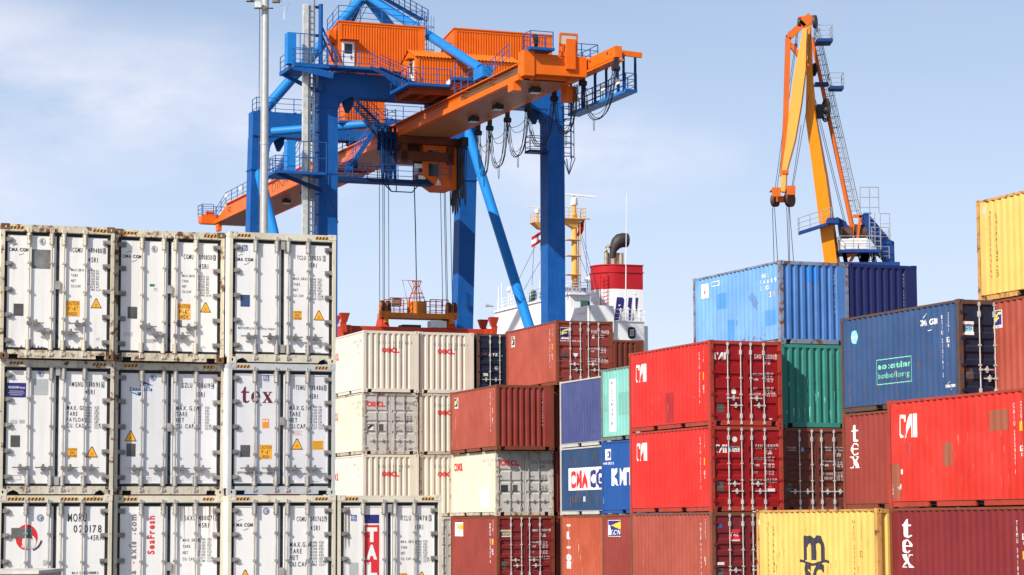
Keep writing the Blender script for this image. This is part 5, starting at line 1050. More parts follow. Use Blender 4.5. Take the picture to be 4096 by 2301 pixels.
for u in (7.5, 13.0):
    g = G(); g.hexa([(u - .35, 7.2, zt + .05), (u + .35, 7.2, zt + .05), (u + .35, 8.8, zt + .05), (u - .35, 8.8, zt + .05)], [(u - .22, 7.4, za), (u + .22, 7.4, za), (u + .22, 8.6, za), (u - .22, 8.6, za)]); part(g, 'lock_block', redo, Sp)
    for du in (-.15, .3):
        g = G(); g.cyl((u + du - .1, 7.6, zb + .45), (u + du + .1, 7.6, zb + .45), .5, n=18); g.cur = 1; g.hexa([(u + du - .2, 7.2, zb - .4), (u + du + .2, 7.2, zb - .4), (u + du + .2, 8.0, zb - .4), (u + du - .2, 8.0, zb - .4)], [(u + du - .2, 7.3, zb + .8), (u + du + .2, 7.3, zb + .8), (u + du + .2, 7.7, zb + .8), (u + du - .2, 7.7, zb + .8)]); part(g, 'sheave', [cable, hbo], Sp)
g = G(); g.lathe((10.35, 8, zb), [(.78, 0), (.78, .95)], 24); part(g, 'cable_basket', hbo, Sp)
g = G(); ct_ = (10.35, 8, zb + 2.35)
for k in range(8):
    t = 2 * math.pi * k / 8; g.path([(10.35 + .72 * math.cos(t), 8 + .72 * math.sin(t), zb + .95), (10.35 + .22 * math.cos(t), 8 + .22 * math.sin(t), zb + 2.2), (10.35 + .38 * math.cos(t), 8 + .38 * math.sin(t), zb + 2.6)], .028, 5)
for r_, z in ((.6, zb + 1.3), (.46, zb + 1.65), (.24, zb + 2.2), (.38, zb + 2.6)): g.path([(10.35 + r_ * math.cos(2 * math.pi * k / 16), 8 + r_ * math.sin(2 * math.pi * k / 16), z) for k in range(17)], .03, 5)
g.path([(10.35, 7.65, zb + 2.6), (9.05, 7.65, zb + 2.6), (9.4, 7.5, zb + .9)], .035, 5); g.path([(9.5, 7.65, zb + 2.6), (9.9, 7.5, zb + 1.7)], .03, 5); part(g, 'cable_cage', paint((.5, .16, .1), 0, .2, .2), Sp)
g = G(); g.rail([(7.9, 7.25, zb), (9.5, 7.25, zb)], 1.15, .7, .035); g.rail([(11.2, 7.25, zb), (12.7, 7.25, zb)], 1.1, .5, .035); g.rail([(7.9, 8.75, zb), (9.5, 8.75, zb)], 1.15, .7, .035); g.rail([(11.2, 8.75, zb), (12.7, 8.75, zb)], 1.1, .5, .035); part(g, 'railing', redo, Sp)
g = G(); g.box(8.2, 8.85, 7.3, 7.8, zb + .5, zb + 1.15); part(g, 'control_box', M['galvd'], Sp)
g = G(); g.box(11.3, 12.6, 7.3, 8.2, zt + .12, zt + .65); part(g, 'control_box', M['galv'], Sp)
g = G(); g.box(9.0, 10.5, 7.4, 8.6, zt + .1, zt + .3); part(g, 'cable_tray', cable, Sp)
for k, u in enumerate((7.22, 7.5, 7.62, 7.98, 12.45, 12.75, 12.86, 13.25)):
    g = G(); g.path([(u, 7.8, zb + .6), (u + (-.05 if k < 4 else -.25), 7.8, 32.0)], .028, 5); part(g, 'hoist_rope', rope, Sp)
g = G(); g.path([(10.35, 8, zb + 1), (10.2, 7.9, zb + 7), (10.05, 7.9, 31)], .045, 6); part(g, 'power_cable', cable, Sp)

# ------------------------------------------------------------------ ship behind the crane
B = (36, 38, -3)
Sh = qthing('container_ship', 'white ship superstructure with yellow masts and a red and white funnel', 'ship', B)
wht = paint((.82, .82, .83), .0, .12, .06, .4, .03, (.5, .42, .36), .0); redf = paint((.45, .012, .02), .0, .2, .15, .4, .03, (.15, .01, .015), .05); yel = paint((.78, .42, .1), .0, .25, .2, .5, .03, (.4, .25, .1), .1)
hull = paint((.25, .02, .03), .03, .3, .3); soot = plain('sooty_pipe', (.035, .03, .028), .6, .1, .4); tin = plain('pale_pipe', (.42, .36, .26), .5, .4, .25); wrail = plain('white_railing', (.8, .8, .8), .4)
UF = 33.0
ztop = (33.27, 31, 23.13)[2]; ur = (34.76, 31, 23.08)[0]
g = G(); g.prism([(-75, 28.5), (-60, 27.2), (44, 27.2), (50, 29), (50, 50), (44, 52), (-60, 52), (-82, 39.5)], 'xy', -3, 7.5); part(g, 'hull', hull, Sh)
g = G(); g.box(UF - .4, 39.0, 27.6, 51.5, 7.5, 20.15); part(g, 'accommodation_block', wht, Sh)
zd = (33, 49.86, 21.88)[2]
g = G(); g.prism([(UF - .25, 20.2), (UF, 21.2), (UF - .25, ztop - .3), (UF - .25, ztop), (ur, ztop), (ur, 20.2)], 'xz', 31.0, 50.6); g.box(UF - .4, ur + .2, 30.6, 51.0, ztop, ztop + .16); wb = part(g, 'wheelhouse', wht, Sh)
zw0 = (33, 39.06, 22.3)[2]; zw1 = (33, 39.05, 22.93)[2]
for k in range(12):
    v = 49.6 - k * 1.55
    g = G(); g.box(UF - .1, UF - .03, v - 1.0, v - .0, zw0, zw1) if 0 else g.hexa([(UF - .03, v - 1.02, zw0), (UF + .04, v - 1.02, zw0), (UF + .04, v, zw0), (UF - .03, v, zw0)], [(UF - .2, v - 1.02, zw1), (UF - .1, v - 1.02, zw1), (UF - .1, v, zw1), (UF - .2, v, zw1)]); g.obj('window', glass, wb)
g = G(); g.box(UF + .8, UF + 1.5, 30.94, 31.0, 21.0, ztop - .5); g.cur = 1; g.box(UF + 1.7, ur - .5, 30.96, 31.0, 21.6, ztop - .55); g.obj('side_door', [paint((.05, .14, .09), 0, .2, .2), glass], wb, smooth=False)
# wing on the quay side and its far twin
zwg = (34.05, 27, 21.84)[2]; uw1 = (35.39, 27, 21.24)[0]; uw0 = (33.02, 27, 21.18)[0]
for va, vb in ((27.0, 30.95), (51.05, 55.0)):
    g = G(); g.box(uw0, uw0 + .12, va, vb, 20.2, zwg); g.box(uw0, uw1, va, va + .12, 20.2, zwg); g.box(uw0 + .12, uw1, va + .12, vb, 20.0, 20.2); g.box(uw0 - .15, uw0, va + .8, vb - 1.2, zwg - .6, zwg - .1); g.prism([(uw0, 20.2), (uw1, 20.2), (uw1, 19.4), (uw0, 18.6)], 'xz', va, va + .12); part(g, 'bridge_wing', wht, Sh)
ua = (35.53, 27.3, 20.14)[0]; ub = (38.51, 27.3, 20.22)[0]; zq = (36.61, 27.3, 20.46)[2]
g = G(); g.box(ua, ub, 27.3, 34, 7.5, zq); g.box(ua - .1, ub + .1, 27.2, 34, zq, zq + .1); dk = part(g, 'deck_house', wht, Sh)
d0 = (36.87, 27.3, 18.95); d1 = (37.62, 27.3, 19.99)
cx, cz, rx, rz_ = (d0[0] + d1[0]) / 2, (d0[2] + d1[2]) / 2, (d1[0] - d0[0]) / 2, (d1[2] - d0[2]) / 2
q = [(cx + rx * .98 * (abs(math.cos(t)) ** .55) * math.copysign(1, math.cos(t)), cz + rz_ * (abs(math.sin(t)) ** .55) * math.copysign(1, math.sin(t))) for t in [2 * math.pi * k / 24 for k in range(24)]]
g = G(); g.prism(q, 'xz', 27.22, 27.3); g.cur = 1
for i in (0, 1):
    for j in (0, 1, 2): g.box(cx - rx * .55 + i * rx * .62, cx - rx * .55 + i * rx * .62 + rx * .5, 27.19, 27.219, cz - rz_ * .6 + j * rz_ * .42, cz - rz_ * .6 + j * rz_ * .42 + rz_ * .36)
g.obj('porthole', [glass, M['palegrey']], dk, smooth=False)
g = G(); g.rail([(ua, 27.25, zq + .1), (ub, 27.25, zq + .1), (ub, 30, zq + .1)], 1.0, 1.0, .03); g.obj('railing', wrail, dk)
for u, h in ((ua + .9, .9), (ua + 1.6, 1.0), (ub - .7, 2.4), (ub - .2, .9)):
    g = G(); g.cyl((u, 27.8, zq + .1), (u, 27.8, zq + .1 + h), .09, n=8); g.lathe((u, 27.8, zq + .1 + h), [(.09, 0), (.16, .05), (.14, .2), (.03, .28)], 10); g.obj('ventilator', wrail, dk)
# funnel
f0 = (36.02, 31.5, 23.95)[0]; f1 = (40.29, 31.5, 24.09)[0]; zf0 = 17.0; zf1 = (37.99, 31.5, 26.15)[2]; zr = (37.97, 31.5, 23.87)[2]
def foot(k=0):
    r_ = 2.0; o = [(f1 - k * 1.0, 31.5), (f1 - k * 1.0, 35.5)] + [(f0 + k * .2 + r_ - r_ * math.sin(t), 33.5 + r_ * math.cos(t)) for t in [math.pi * j / 14 for j in range(15)]]
    return o
g = G(); g.prism(foot(), 'xy', zf0, zr); fu = part(g, 'funnel', wht, Sh)
g = G(); g.prism(foot(), 'xy', zr, zf1); g.prism([(p[0] + (.08 if p[0] > 37 else -.08), p[1] + (.08 if p[1] > 33.5 else -.08)) for p in foot()], 'xy', zf1 - .75, zf1 - .66); g.prism([(p[0] + (.06 if p[0] > 37 else -.06), p[1] + (.06 if p[1] > 33.5 else -.06)) for p in foot()], 'xy', zf1 - .08, zf1 + .02); g.obj('funnel_band', redf, fu)
lz0 = (38.44, 31.5, 20.92)[2]; lz1 = (38.46, 31.5, 23.1)[2]; lu0 = (37.34, 31.5, 20.89)[0]; lu1 = (39.85, 31.5, 20.96)[0]; hh = lz1 - lz0; ww = lu1 - lu0
sh_ = hh * .14
pil = P((0, 0), (.17 * ww, 0), (.2 * ww + sh_ * .3, .36 * hh), (.3 * ww, .36 * hh), (.36 * ww, .42 * hh), (.4 * ww, .7 * hh), (.28 * ww, .7 * hh), (.24 * ww, .62 * hh), (.17 * ww, .62 * hh), (.17 * ww, hh * .7), (.4 * ww, .7 * hh), (.42 * ww, .9 * hh), (.36 * ww, hh), (.12 * ww, hh))
pil += P((.5 * ww, 0), (.65 * ww, 0), (.74 * ww, hh), (.59 * ww, hh)) + P((.74 * ww, 0), (.88 * ww, 0), (.98 * ww, hh), (.84 * ww, hh))
decal('logo', fu, [(pil, M['navy'])], dict(map=lambda a, b, e: (lu0 + a, 31.5 - e * 3, lz0 + b)))
for k, (x_, yt) in enumerate(((2424, 990), (2440, 995), (2457, 998), (2473, 1002), (2490, 1005))):
    b_ = (37.24, 33, 27.63); u = b_[0] + k * .38 + .0
    g = G(); g.cyl((u, 33.0 + .2 * (k % 2), zf1 - .3), (u, 33.0 + .2 * (k % 2), zf1 + 1.25), .2 + .03 * (k > 2), n=14)
    if k == 0: g.path([(u, 33, zf1 + 1.25), (u + .1, 33, zf1 + 1.7), (u + .4, 33, zf1 + 1.9)], [.2, .2, .19], 12)
    g.obj('exhaust_pipe', tin, fu)
e_ = (37.77, 33, 27.89); e2 = (39.63, 33, 28.61)
g = G(); g.path([(e_[0] + .15, 33, e_[2] - 1.0), (e_[0] + .2, 33, e_[2] - .3), (e_[0] + .4, 33, e_[2] + .15), (e_[0] + .6, 33, e_[2] + .42), (e_[0] + .85, 33, e2[2] - .08), (e_[0] + 1.2, 33, e2[2]), (e2[0] - .25, 33, e2[2])], [.24, .34, .5, .62, .68, .68, .66], 20, (0, 1, 0)); g.obj('exhaust_elbow', soot, fu)
g = G(); a = (36.47, 31, 25.3); g.ladder((a[0], 31.8, zf0 + 3), (a[0], 31.75, a[2]), (1, -.3, 0), .6, None, .35, .03); g.obj('ladder', redf, fu)
# masts
mu = 35.3; mz = (35.2, 36, 23.88)[2]
zc = (35.38, 36, 30.73)[2]; zt_ = (35.39, 36, 32.1)[2]
g = G(); g.cyl((mu, 36, mz - 1), (mu, 36, zt_ - .8), .33, .25, n=12); g.cyl((mu, 36, zt_ - .8), (mu, 36, zt_), .2, n=10)
g.hexa([(mu - .2, 35.7, zc - .8), (mu + .2, 35.7, zc - .8), (mu + .2, 36.3, zc - .8), (mu - .2, 36.3, zc - .8)], [(mu - 1.6, 35.5, zc), (mu + .4, 35.5, zc), (mu + .4, 36.5, zc), (mu - 1.6, 36.5, zc)]); g.box(mu - 1.8, mu + 1.0, 35.3, 36.7, zc, zc + .08); g.box(mu + .2, mu + 1.6, 35.95, 36.05, zc + .1, zc + .18)
for z in (mz + 1.6, mz + 3.4, mz + 4.9): g.box(mu - .9, mu + .5, 35.5, 36.5, z, z + .06)
ms = part(g, 'radar_mast', yel, Sh)
g = G(); g.rail([(mu - 1.7, 35.35, zc + .08), (mu + .9, 35.35, zc + .08), (mu + .9, 36.6, zc + .08)], .95, .8, .028); g.obj('railing', yel, ms)
g = G(); g.ladder((mu + .42, 35.8, mz - .5), (mu + .42, 35.8, zc), (0, 1, 0), .4, None, .3, .03); g.obj('ladder', yel, ms)
g = G(); g.lathe((mu, 36, zt_), [(.3, 0), (.36, .1), (.3, .7), (.2, .75)], 12); g.bar((mu - 1.6, 36, zt_ + 1.05), (mu + 2.0, 35.6, zt_ + .85), .22, .14); g.cyl((mu, 36, zt_ + .7), (mu, 36, zt_ + .95), .1, n=8); g.obj('radar', wrail, ms)
m2 = (33.58, 40, 23.96); z2 = (33.42, 40, 30.53)[2]
g = G(); g.cyl((m2[0], 40, m2[2] - 1), (m2[0], 40, z2 + .5), .14, n=10); g.hexa([(m2[0] - .3, 39.6, z2 - .3), (m2[0] + .2, 39.6, z2 - .3), (m2[0] + .2, 40.4, z2 - .3), (m2[0] - .3, 40.4, z2 - .3)], [(m2[0] - 1.0, 39.4, z2 + .3), (m2[0] + .6, 39.4, z2 + .3), (m2[0] + .6, 40.6, z2 + .3), (m2[0] - 1.0, 40.6, z2 + .3)]); g.cyl((m2[0] - .45, 40, z2 + .3), (m2[0] - .45, 40, z2 + 1.2), .16, .12, n=8); m2o = part(g, 'signal_mast', yel, Sh)
g = G(); g.rail([(m2[0] + .5, 39.45, z2 + .3), (m2[0] - .95, 39.45, z2 + .3), (m2[0] - .95, 40.55, z2 + .3)], .9, .7, .025); g.obj('railing', yel, m2o)
g = G(); g.lathe((m2[0] - .45, 40, z2 + 1.2), [(.22, 0), (.26, .4), (.1, .45)], 10); g.bar((m2[0] - 1.4, 40, z2 + 1.85), (m2[0] + .5, 40, z2 + 1.75), .15, .1); g.obj('radar', wrail, m2o)
for p_, q_ in (((35.88, 36, 29.45), (35.2, 31, 23.19)), ((36.05, 36, 29.45), (35.62, 31, 22.97)), ((35.66, 36, 27.67), (35.01, 31, 23.87)), ((36.4, 36, 31.01), (34.51, 31, 23.63)), ((33.1, 40, 28.96), (33.52, 46, 25.98)), ((33.52, 40, 27.31), (33.66, 45, 24.91)), ((32.79, 40, 28.83), (33.35, 42, 25.1))):
    g = G(); g.path([p_, q_], .022, 5); part(g, 'stay_wire', rope, Sh)
g = G(); g.rail([(UF, 31.1, ztop + .16), (UF, 50.5, ztop + .16)], 1.15, 1.5, .03, 3); g.rail([(UF, 31.1, ztop + .16), (ur, 31.1, ztop + .16)], 1.0, .8, .03, 3); part(g, 'railing', wrail, Sh)
n0 = (31.8, 31, 23.91); n1 = (34.41, 31, 23.35)
g = G(); g.box(n0[0], n1[0], 30.95, 31.0, n1[2], n0[2] - .1); nb = part(g, 'name_board', M['palegrey'], Sh)
decal('lettering', nb, [(at(fit(text('KOTA WAJAR', (n0[2] - n1[2]) * .5, .8, .2, .02), (n1[0] - n0[0]) * .93), n0[0] + .06, n1[2] + (n0[2] - n1[2]) * .2), M['navy'])], dict(map=lambda a, b, e: (a, 30.95 - e, b)))
for (px, r_, h) in (((33.5, 48.64, 24.75), .22, 1.9), ((34.96, 32, 23.96), .3, 1.3)):
    g = G(); g.cyl((px[0], px[1], ztop), (px[0], px[1], ztop + h), .06, n=8); g.lathe((px[0], px[1], ztop + h), [(.1, 0), (r_, .1), (r_, .35), (r_ * .6, .5), (.02, .55)], 14); part(g, 'antenna_dome', wrail, Sh)
for px in ((33.5, 51.51, 25.77), (33.5, 50.65, 26.18), (33.5, 48, 25.68), (33.5, 40.29, 25.3)):
    g = G(); g.cyl((px[0], px[1], ztop), px, .05, n=6); part(g, 'antenna', wrail, Sh)
px = (33.5, 42.13, 24.64); g = G(); g.lathe((px[0], px[1], ztop + .2), [(.3, 0), (.38, .1), (.38, .9), (.3, 1.2), (.05, 1.35)], 14); part(g, 'covered_searchlight', plain('green_cover', (.02, .08, .06), .7), Sh)
w0 = (37.67, 29.5, 22.78); w1 = (37.84, 29.5, 32.59)
g = G(); g.cyl((w0[0], 29.5, zq), (w0[0], 29.5, w0[2]), .09, n=8); g.cyl((w0[0], 29.5, w0[2]), (w1[0], 29.5, w1[2]), .055, .02, n=8); part(g, 'whip_antenna', wrail, Sh)
g = G(); hx = (32.6, 50.53, 23.76); g.cyl(hx, (hx[0] - .9, hx[1], hx[2] + .1), .06, .2, n=10); part(g, 'horn', M['palegrey'], Sh)
# flags fly from the masts
def flag(label, p, q, r_, s_, mats, stripes):
    t = None; g = G(); n = 10
    P_ = lambda a, b: [p[i] + (q[i] - p[i]) * a + (r_[i] - p[i]) * b + (0 if i != 1 else .12 * math.sin(a * 7 + b)) for i in range(3)]
    for k in range(n):
        for j, (b0, b1) in enumerate(stripes):
            g.cur = j % 2; g.poly([P_(k / n, b0), P_((k + 1) / n, b0), P_((k + 1) / n, b1), P_(k / n, b1)])
    o = g.obj('flag', mats, None, label); o['category'] = 'flag'; o.location = OC; o.rotation_euler = (0, 0, RZ); return o
flag('red flag hanging limp from the tall yellow ship mast', (36.31, 35.8, 30.79), (36.05, 35.8, 29.43), (35.7, 35.8, 30.43), None, [redf], [(0, 1)])
fa = flag('red and white flag with dark letters on the thinner ship mast', (33.46, 39.8, 30.03), (32.51, 39.8, 29.45), (33.46, 39.8, 29), None, [redf, wht], [(0, .33), (.33, .72), (.72, 1)])
# ------------------------------------------------------------------ luffing quay crane on the right
J = thing('luffing_crane', 'orange jib crane with folded fly jib and blue machinery frame, beyond the light blue box', 'crane', (26.5, 196, 0))
oj = paint((.82, .25, .003), .0, .1, .05, .42, .04, (.4, .13, .01), .05); ojr = paint((.6, .12, .012), .0, .2, .2, .45, .04, (.3, .07, .01), .05); jb = paint((.008, .045, .2), .0, .3, .15, .5, .04, (.01, .02, .05), .1); jgrey = plain('pale_railing', (.3, .3, .32), .5, .2)
def J2(*pts): return [(p[0], p[2]) for p in pts]
def jpart(g, name, mats, label=None): return g.obj(name, mats, J, label)
# main boom: tapered box, a hexahedron chain
L_ = [(-0.7, 0, 22.9), (-1.58, 0, 31.05), (-2.11, 0, 35.67), (-1.97, 0, 38.83), (-1.8, 0, 44.12)]
R_ = [(0.87, 0, 22.9), (-0.11, 0, 31.04), (-0.9, 0, 35.66), (-1.22, 0, 38.83), (-1.39, 0, 44.12)]
g = G()
for a, b, c, d, w0_, w1_ in zip(L_, L_[1:], R_, R_[1:], (1.3, 1.3, 1.2, 1.0), (1.3, 1.2, 1.0, .6)):
    w0_ *= .6; w1_ *= .6; sa, sb = .32, .3
    g.hexa([(a[0], -w0_, a[2]), (c[0] - (c[0] - a[0]) * sa, -w0_, c[2]), (c[0], w0_, c[2]), (a[0] + (c[0] - a[0]) * sa, w0_, a[2])], [(b[0], -w1_, b[2]), (d[0] - (d[0] - b[0]) * sb, -w1_, d[2]), (d[0], w1_, d[2]), (b[0] + (d[0] - b[0]) * sb, w1_, b[2])])
base = (0.12, 0, 22.9); g.hexa([(base[0] - .4, -.8, 14), (base[0] + 1.4, -.8, 14), (base[0] + 1.4, .8, 14), (base[0] - .4, .8, 14)], [(base[0] - .75, -.8, base[2]), (base[0] + .75, -.8, base[2]), (base[0] + .75, .8, base[2]), (base[0] - .75, .8, base[2])]); jpart(g, 'main_jib', oj)
# fly jib folded in front
fl = [(-2.39, -1.6, 42.98), (-2.73, -1.6, 41.26), (-3.06, -1.6, 39.75), (-3.55, -1.6, 36.65), (-3.9, -1.6, 33.73), (-4.31, -1.6, 31.03), (-4.44, -1.6, 29.37)]
fr = [(-1.85, -1.6, 42.98), (-1.96, -1.6, 41.26), (-2.01, -1.6, 39.62), (-2.43, -1.6, 36.65), (-2.97, -1.6, 33.73), (-3.74, -1.6, 31.03), (-3.85, -1.6, 29.37)]
g = G()
for a, b, c, d in zip(fl, fl[1:], fr, fr[1:]):
    g.hexa([(a[0], -2.1, a[2]), (c[0] - .2, -2.1, c[2]), (c[0], -1.3, c[2]), (a[0] + .2, -1.3, a[2])], [(b[0], -2.1, b[2]), (d[0] - .2, -2.1, d[2]), (d[0], -1.3, d[2]), (b[0] + .2, -1.3, b[2])])
jpart(g, 'fly_jib', paint((.85, .38, .07), .0, .1, .06, .42, .04, (.4, .17, .03), .05))
g = G(); c0, c1, c2, c3 = (-2.27, -1.7, 43.51), (-3.57, -1.7, 42.25), (-3.87, -1.7, 35.38), (-4.19, -1.7, 30.7)
for a, b, w_ in ((c0, c1, .55), (c1, c2, .42), (c2, c3, .42)): g.bar(a, b, w_, .5, (0, 1, 0))
g.bar((-3.42, -1.7, 41.77), (-2.02, -1.7, 39.81), .35, .4, (0, 1, 0)); g.bar((-2.46, -1.7, 43.34), (-1.62, -1.7, 43.97), .8, .5, (0, 1, 0)); jpart(g, 'fly_jib_tie', ojr)
for (px, r_) in (((-2.58, -1.7, 43.51), .42), ((-1.32, -1.7, 43.59), .55)):
    g = G(); g.cyl((px[0] - .1, px[1], px[2]), (px[0] + .1, px[1] - .08, px[2]), r_, n=22); jpart(g, 'head_sheave', plain('brown_sheave', (.05, .018, .01), .6))
g = G(); g.bar((-2.68, -1.7, 43.93), (-1.27, -1.7, 44.05), .15, .2); jpart(g, 'head_bar', ojr)
for (px, r_) in (((-4.85, -1.7, 28.67), .52), ((-3.64, -1.7, 28.81), .68)):
    g = G(); g.cyl((px[0] - .14, px[1] + .1, px[2]), (px[0] + .14, px[1] - .1, px[2]), r_, n=22); g.cur = 1; g.box(px[0] - .35, px[0] + .35, px[1] - 1.1, px[1] - .9, px[2] + .2, px[2] + .95); g.box(px[0] - .4, px[0] + .4, px[1] - .5, px[1] + .5, px[2] + .75, px[2] + .85); jpart(g, 'hook_sheave', [plain('brown_sheave', (.06, .022, .012), .6), ojr])
g = G(); g.bar((-4.85, -1.7, 28.8), (-3.7, -1.7, 28.79), .5, .5, (0, 1, 0)); g.box(fl[-2][0], fr[-2][0], -2.2, -1.2, fl[-2][2] - .2, fl[-2][2] + .1); jpart(g, 'fly_jib_end', ojr)
g = G(); a, b = (-1.2, 1.5, 42.95), (1.88, 1.5, 27.04); g.cyl(a, b, .17, .2, n=12); m_ = (2.05, 1.5, 26.09); g.bar(b, m_, .8, .5, (0, 1, 0)); jpart(g, 'luffing_strut', ojr)
g = G(); a, b = (-0.86, 1.7, 42.66), (2.03, 1.7, 28.22); g.ladder(a, b, (1, 0, .15), .35, (.55, -.4, 0), .42, .03); jpart(g, 'cage_ladder', jgrey)
for p_, q_ in (((-0.66, 1.8, 43.86), (2.62, 1.8, 27.71)), ((-0.52, 1.9, 43.88), (2.8, 1.9, 27.72)), ((-0.77, 1.9, 43.88), (2.47, 1.9, 27.72)), ((-1.01, 1.2, 37.56), (1.38, 1.2, 27)), ((-1.16, 1.2, 37.57), (1.25, 1.2, 27)), ((-2.77, -1.9, 43.3), (-4.97, -1.9, 28.91)), ((-2.67, -1.9, 43.3), (-4.77, -1.9, 29.12)), ((-1.49, -1.2, 44.29), (-1.89, -1.2, 40.08)), ((-1.85, -1.2, 37.56), (-3.45, -1.2, 29)), ((-2.53, -1.2, 35.05), (-3.56, -1.2, 28.8))):
    g = G(); g.path([p_, q_], .025, 5); jpart(g, 'boom_rope', rope)
for x0_, x1_ in ((3090, 3097), (3099, 3113), (3147, 3157), (3153, 3159), (3158, 3178)):
    pass
for p_, q_ in (((-5.07, -1.7, 28.11), (-4.99, -1.7, 22.54)), ((-4.9, -1.7, 28.11), (-4.66, -1.7, 22.53)), ((-3.9, -1.7, 28.11), (-3.78, -1.7, 22.53)), ((-3.73, -1.7, 28.11), (-3.72, -1.7, 22.53)), ((-3.69, -1.7, 28.11), (-3.33, -1.7, 22.53))):
    g = G(); g.path([p_, q_], .03, 5); jpart(g, 'hoist_rope', rope)
def jplat(x0_, x1_, z, y0, y1, rl=True, slope=0):
    g = G(); g.hexa([(x0_, y0, z - .25), (x1_, y0, z - .25 + slope), (x1_, y1, z - .25 + slope), (x0_, y1, z - .25)], [(x0_, y0, z), (x1_, y0, z + slope), (x1_, y1, z + slope), (x0_, y1, z)]); o = jpart(g, 'walkway', jb)
    if rl:
        g = G(); g.rail([(x0_, y1, z), (x0_, y0, z), (x1_, y0, z + slope), (x1_, y1, z + slope)], 1.1, 1.1, .03); g.obj('railing', jgrey, o)
pa, pb = (-1.11, -1.5, 42.26), (0.18, -1.5, 42.21); jplat(pa[0], pb[0], pa[2], -1.5, .5)
pa, pb = (-3.28, -1.5, 42.02), (-2.64, -1.5, 42.08); jplat(pa[0], pb[0], pa[2], -.4, .8)
pa, pb = (0.16, 1, 38.65), (1.31, 1, 38.73); jplat(pa[0], pb[0], pa[2], .6, 2.0)
pa, pb = (-1.05, 1, 39.01), (0.04, 1, 39.18); jplat(pa[0], pb[0], pa[2], .8, 1.8, False)
for p_, r_ in (((-0.25, 0.6, 36.57), .95), ((-1.15, 0.6, 40), .5)):
    g = G(); c = Vector((p_[0], .5, p_[2])); q_ = lambda t, r: c + Vector((.25 * math.cos(t) * r, -.97 * math.cos(t) * r, math.sin(t) * r))
    for rr in (r_, r_ * .8): g.path([q_(2 * math.pi * k / 24, rr) for k in range(25)], .07, 6)
    for k in range(14): g.path([q_(2 * math.pi * k / 14, .15), q_(2 * math.pi * k / 14, r_)], .035, 4)
    g.cyl(c + Vector((-.3, .07, 0)), c + Vector((.3, -.07, 0)), r_ * .35, n=12); g.box(c.x - .75, c.x - .2, .3, .9, c.z - .7 * r_, c.z + .5 * r_); jpart(g, 'cable_reel', cable)
pa, pb = (-2.89, -1.6, 26.13), (-0.25, -1.6, 26.95); jplat(pa[0], pb[0], pa[2], -1.8, -.9, True, pb[2] - pa[2])
g = G(); a = (-0.6, -1.9, 26.83); g.box(a[0], a[0] + .9, -2.2, -1.0, a[2] - .1, a[2] + .35); jpart(g, 'gantry_box', jb)
pa, pb = (0.44, -1.2, 24.63), (3.78, -1.2, 24.72); zc_ = pa[2]; jplat(pa[0], pb[0], zc_, -1.6, 1.6)
g = G(); a, b = (0.6, -1, 24.76), (2.83, -1, 25.52); g.box(a[0], b[0], -1.0, .8, zc_, b[2] + .1)
for k in range(1, 5): g.box(a[0] - .01, b[0] + .01, -1.02, -1.0, zc_ + k * .2, zc_ + k * .2 + .03)
jpart(g, 'electrical_cabinet', whitep)
# blue rear frame: two plates leaning back and the counterweight arm
fq = J2((0.59, 1, 27.65), (1.33, 1, 27.23), (1.69, 1, 26.35), (1.64, 1, 25.72), (0.85, 1, 25.72)); g = G(); g.prism(fq, 'xz', .9, 1.5); jpart(g, 'side_plate', jb)
fq = J2((2.48, 0, 27.64), (3.08, 0, 27.55), (3.59, 0, 26.95), (4.8, 0, 25.48), (5.05, 0, 25.38), (5.06, 0, 22.88), (4.45, 0, 23.3), (3.96, 0, 24.76), (3.36, 0, 25.7), (2.84, 0, 25.8)); g = G(); g.prism(fq, 'xz', -.6, .9); jpart(g, 'rear_frame', jb)
g = G(); a = (2.61, 0.3, 27.68); b = (3.19, 0.3, 27.59); g.box(a[0], b[0], -.7, 1.0, a[2], a[2] + .12); jpart(g, 'top_deck', lblue)
g = G(); a, b = (2.28, -0.8, 27.54), (1.98, -0.8, 25.5); g.bar(a, b, .2, .2); g.bar((1.66, -0.8, 27.48), (2.36, -0.8, 27.47), .2, .25); c = (1.81, -0.8, 24.47); g.bar(b, c, .18, .2); g.bar(c, (1.24, -0.8, 23.47), .25, .25); g.bar((0.82, -0.8, 23.95), c, .2, .25); jpart(g, 'link_arm', ojr)
for p_ in ((1.25, 0, 26.02), (2.37, 0, 26.22)):
    g = G(); g.cyl((p_[0] - .45, 0, p_[2]), (p_[0] + .45, 0, p_[2]), .65, n=18); jpart(g, 'winch_drum', plain('rusty_drum', (.09, .035, .02), .6))
g = G(); a, b = (2.27, -0.9, 27.67), (3.8, -0.9, 27.66); g.rail([(a[0], -.9, a[2]), (b[0], -.9, a[2])], 2.2, .7, .035); g.rail([(a[0] + 2.4, -.9, a[2] - 2.2), (b[0] + .1, -.9, a[2] - 2.2)], 2.2, .55, .03); jpart(g, 'railing', jgrey)
g = G(); a, b = (3.18, -0.9, 23.41), (3.22, -0.9, 27.77); g.ladder(a, b, (1, 0, 0), .45, None, .35, .03); c = (3.42, -0.9, 25.48); g.rail([(c[0] - .3, -1.2, c[2]), (c[0] + 1.1, -1.2, c[2])], 1.0, .7, .03); g.rail([(c[0] - .3, -1.2, c[2] - 1.6), (c[0] + 1.1, -1.2, c[2] - 1.6)], 1.0, .7, .03); jpart(g, 'ladder', jgrey)
g = G()
for x_ in (0, 1): g.bar((0.85, -0.8, 24.47), (1.22, -0.8, 22.6), .3, .3); g.bar((2.85, 0.6, 24.62), (2.52, 0.6, 22.75), .7, .4); g.bar((3.43, 0.6, 24.62), (3.76, 0.6, 22.74), .35, .35); g.bar((2.18, 0.6, 24.63), (2.57, 0.6, 23.16), .12, .12); g.bar((3.63, 0.6, 24.62), (4.55, 0.6, 23.78), .15, .2)
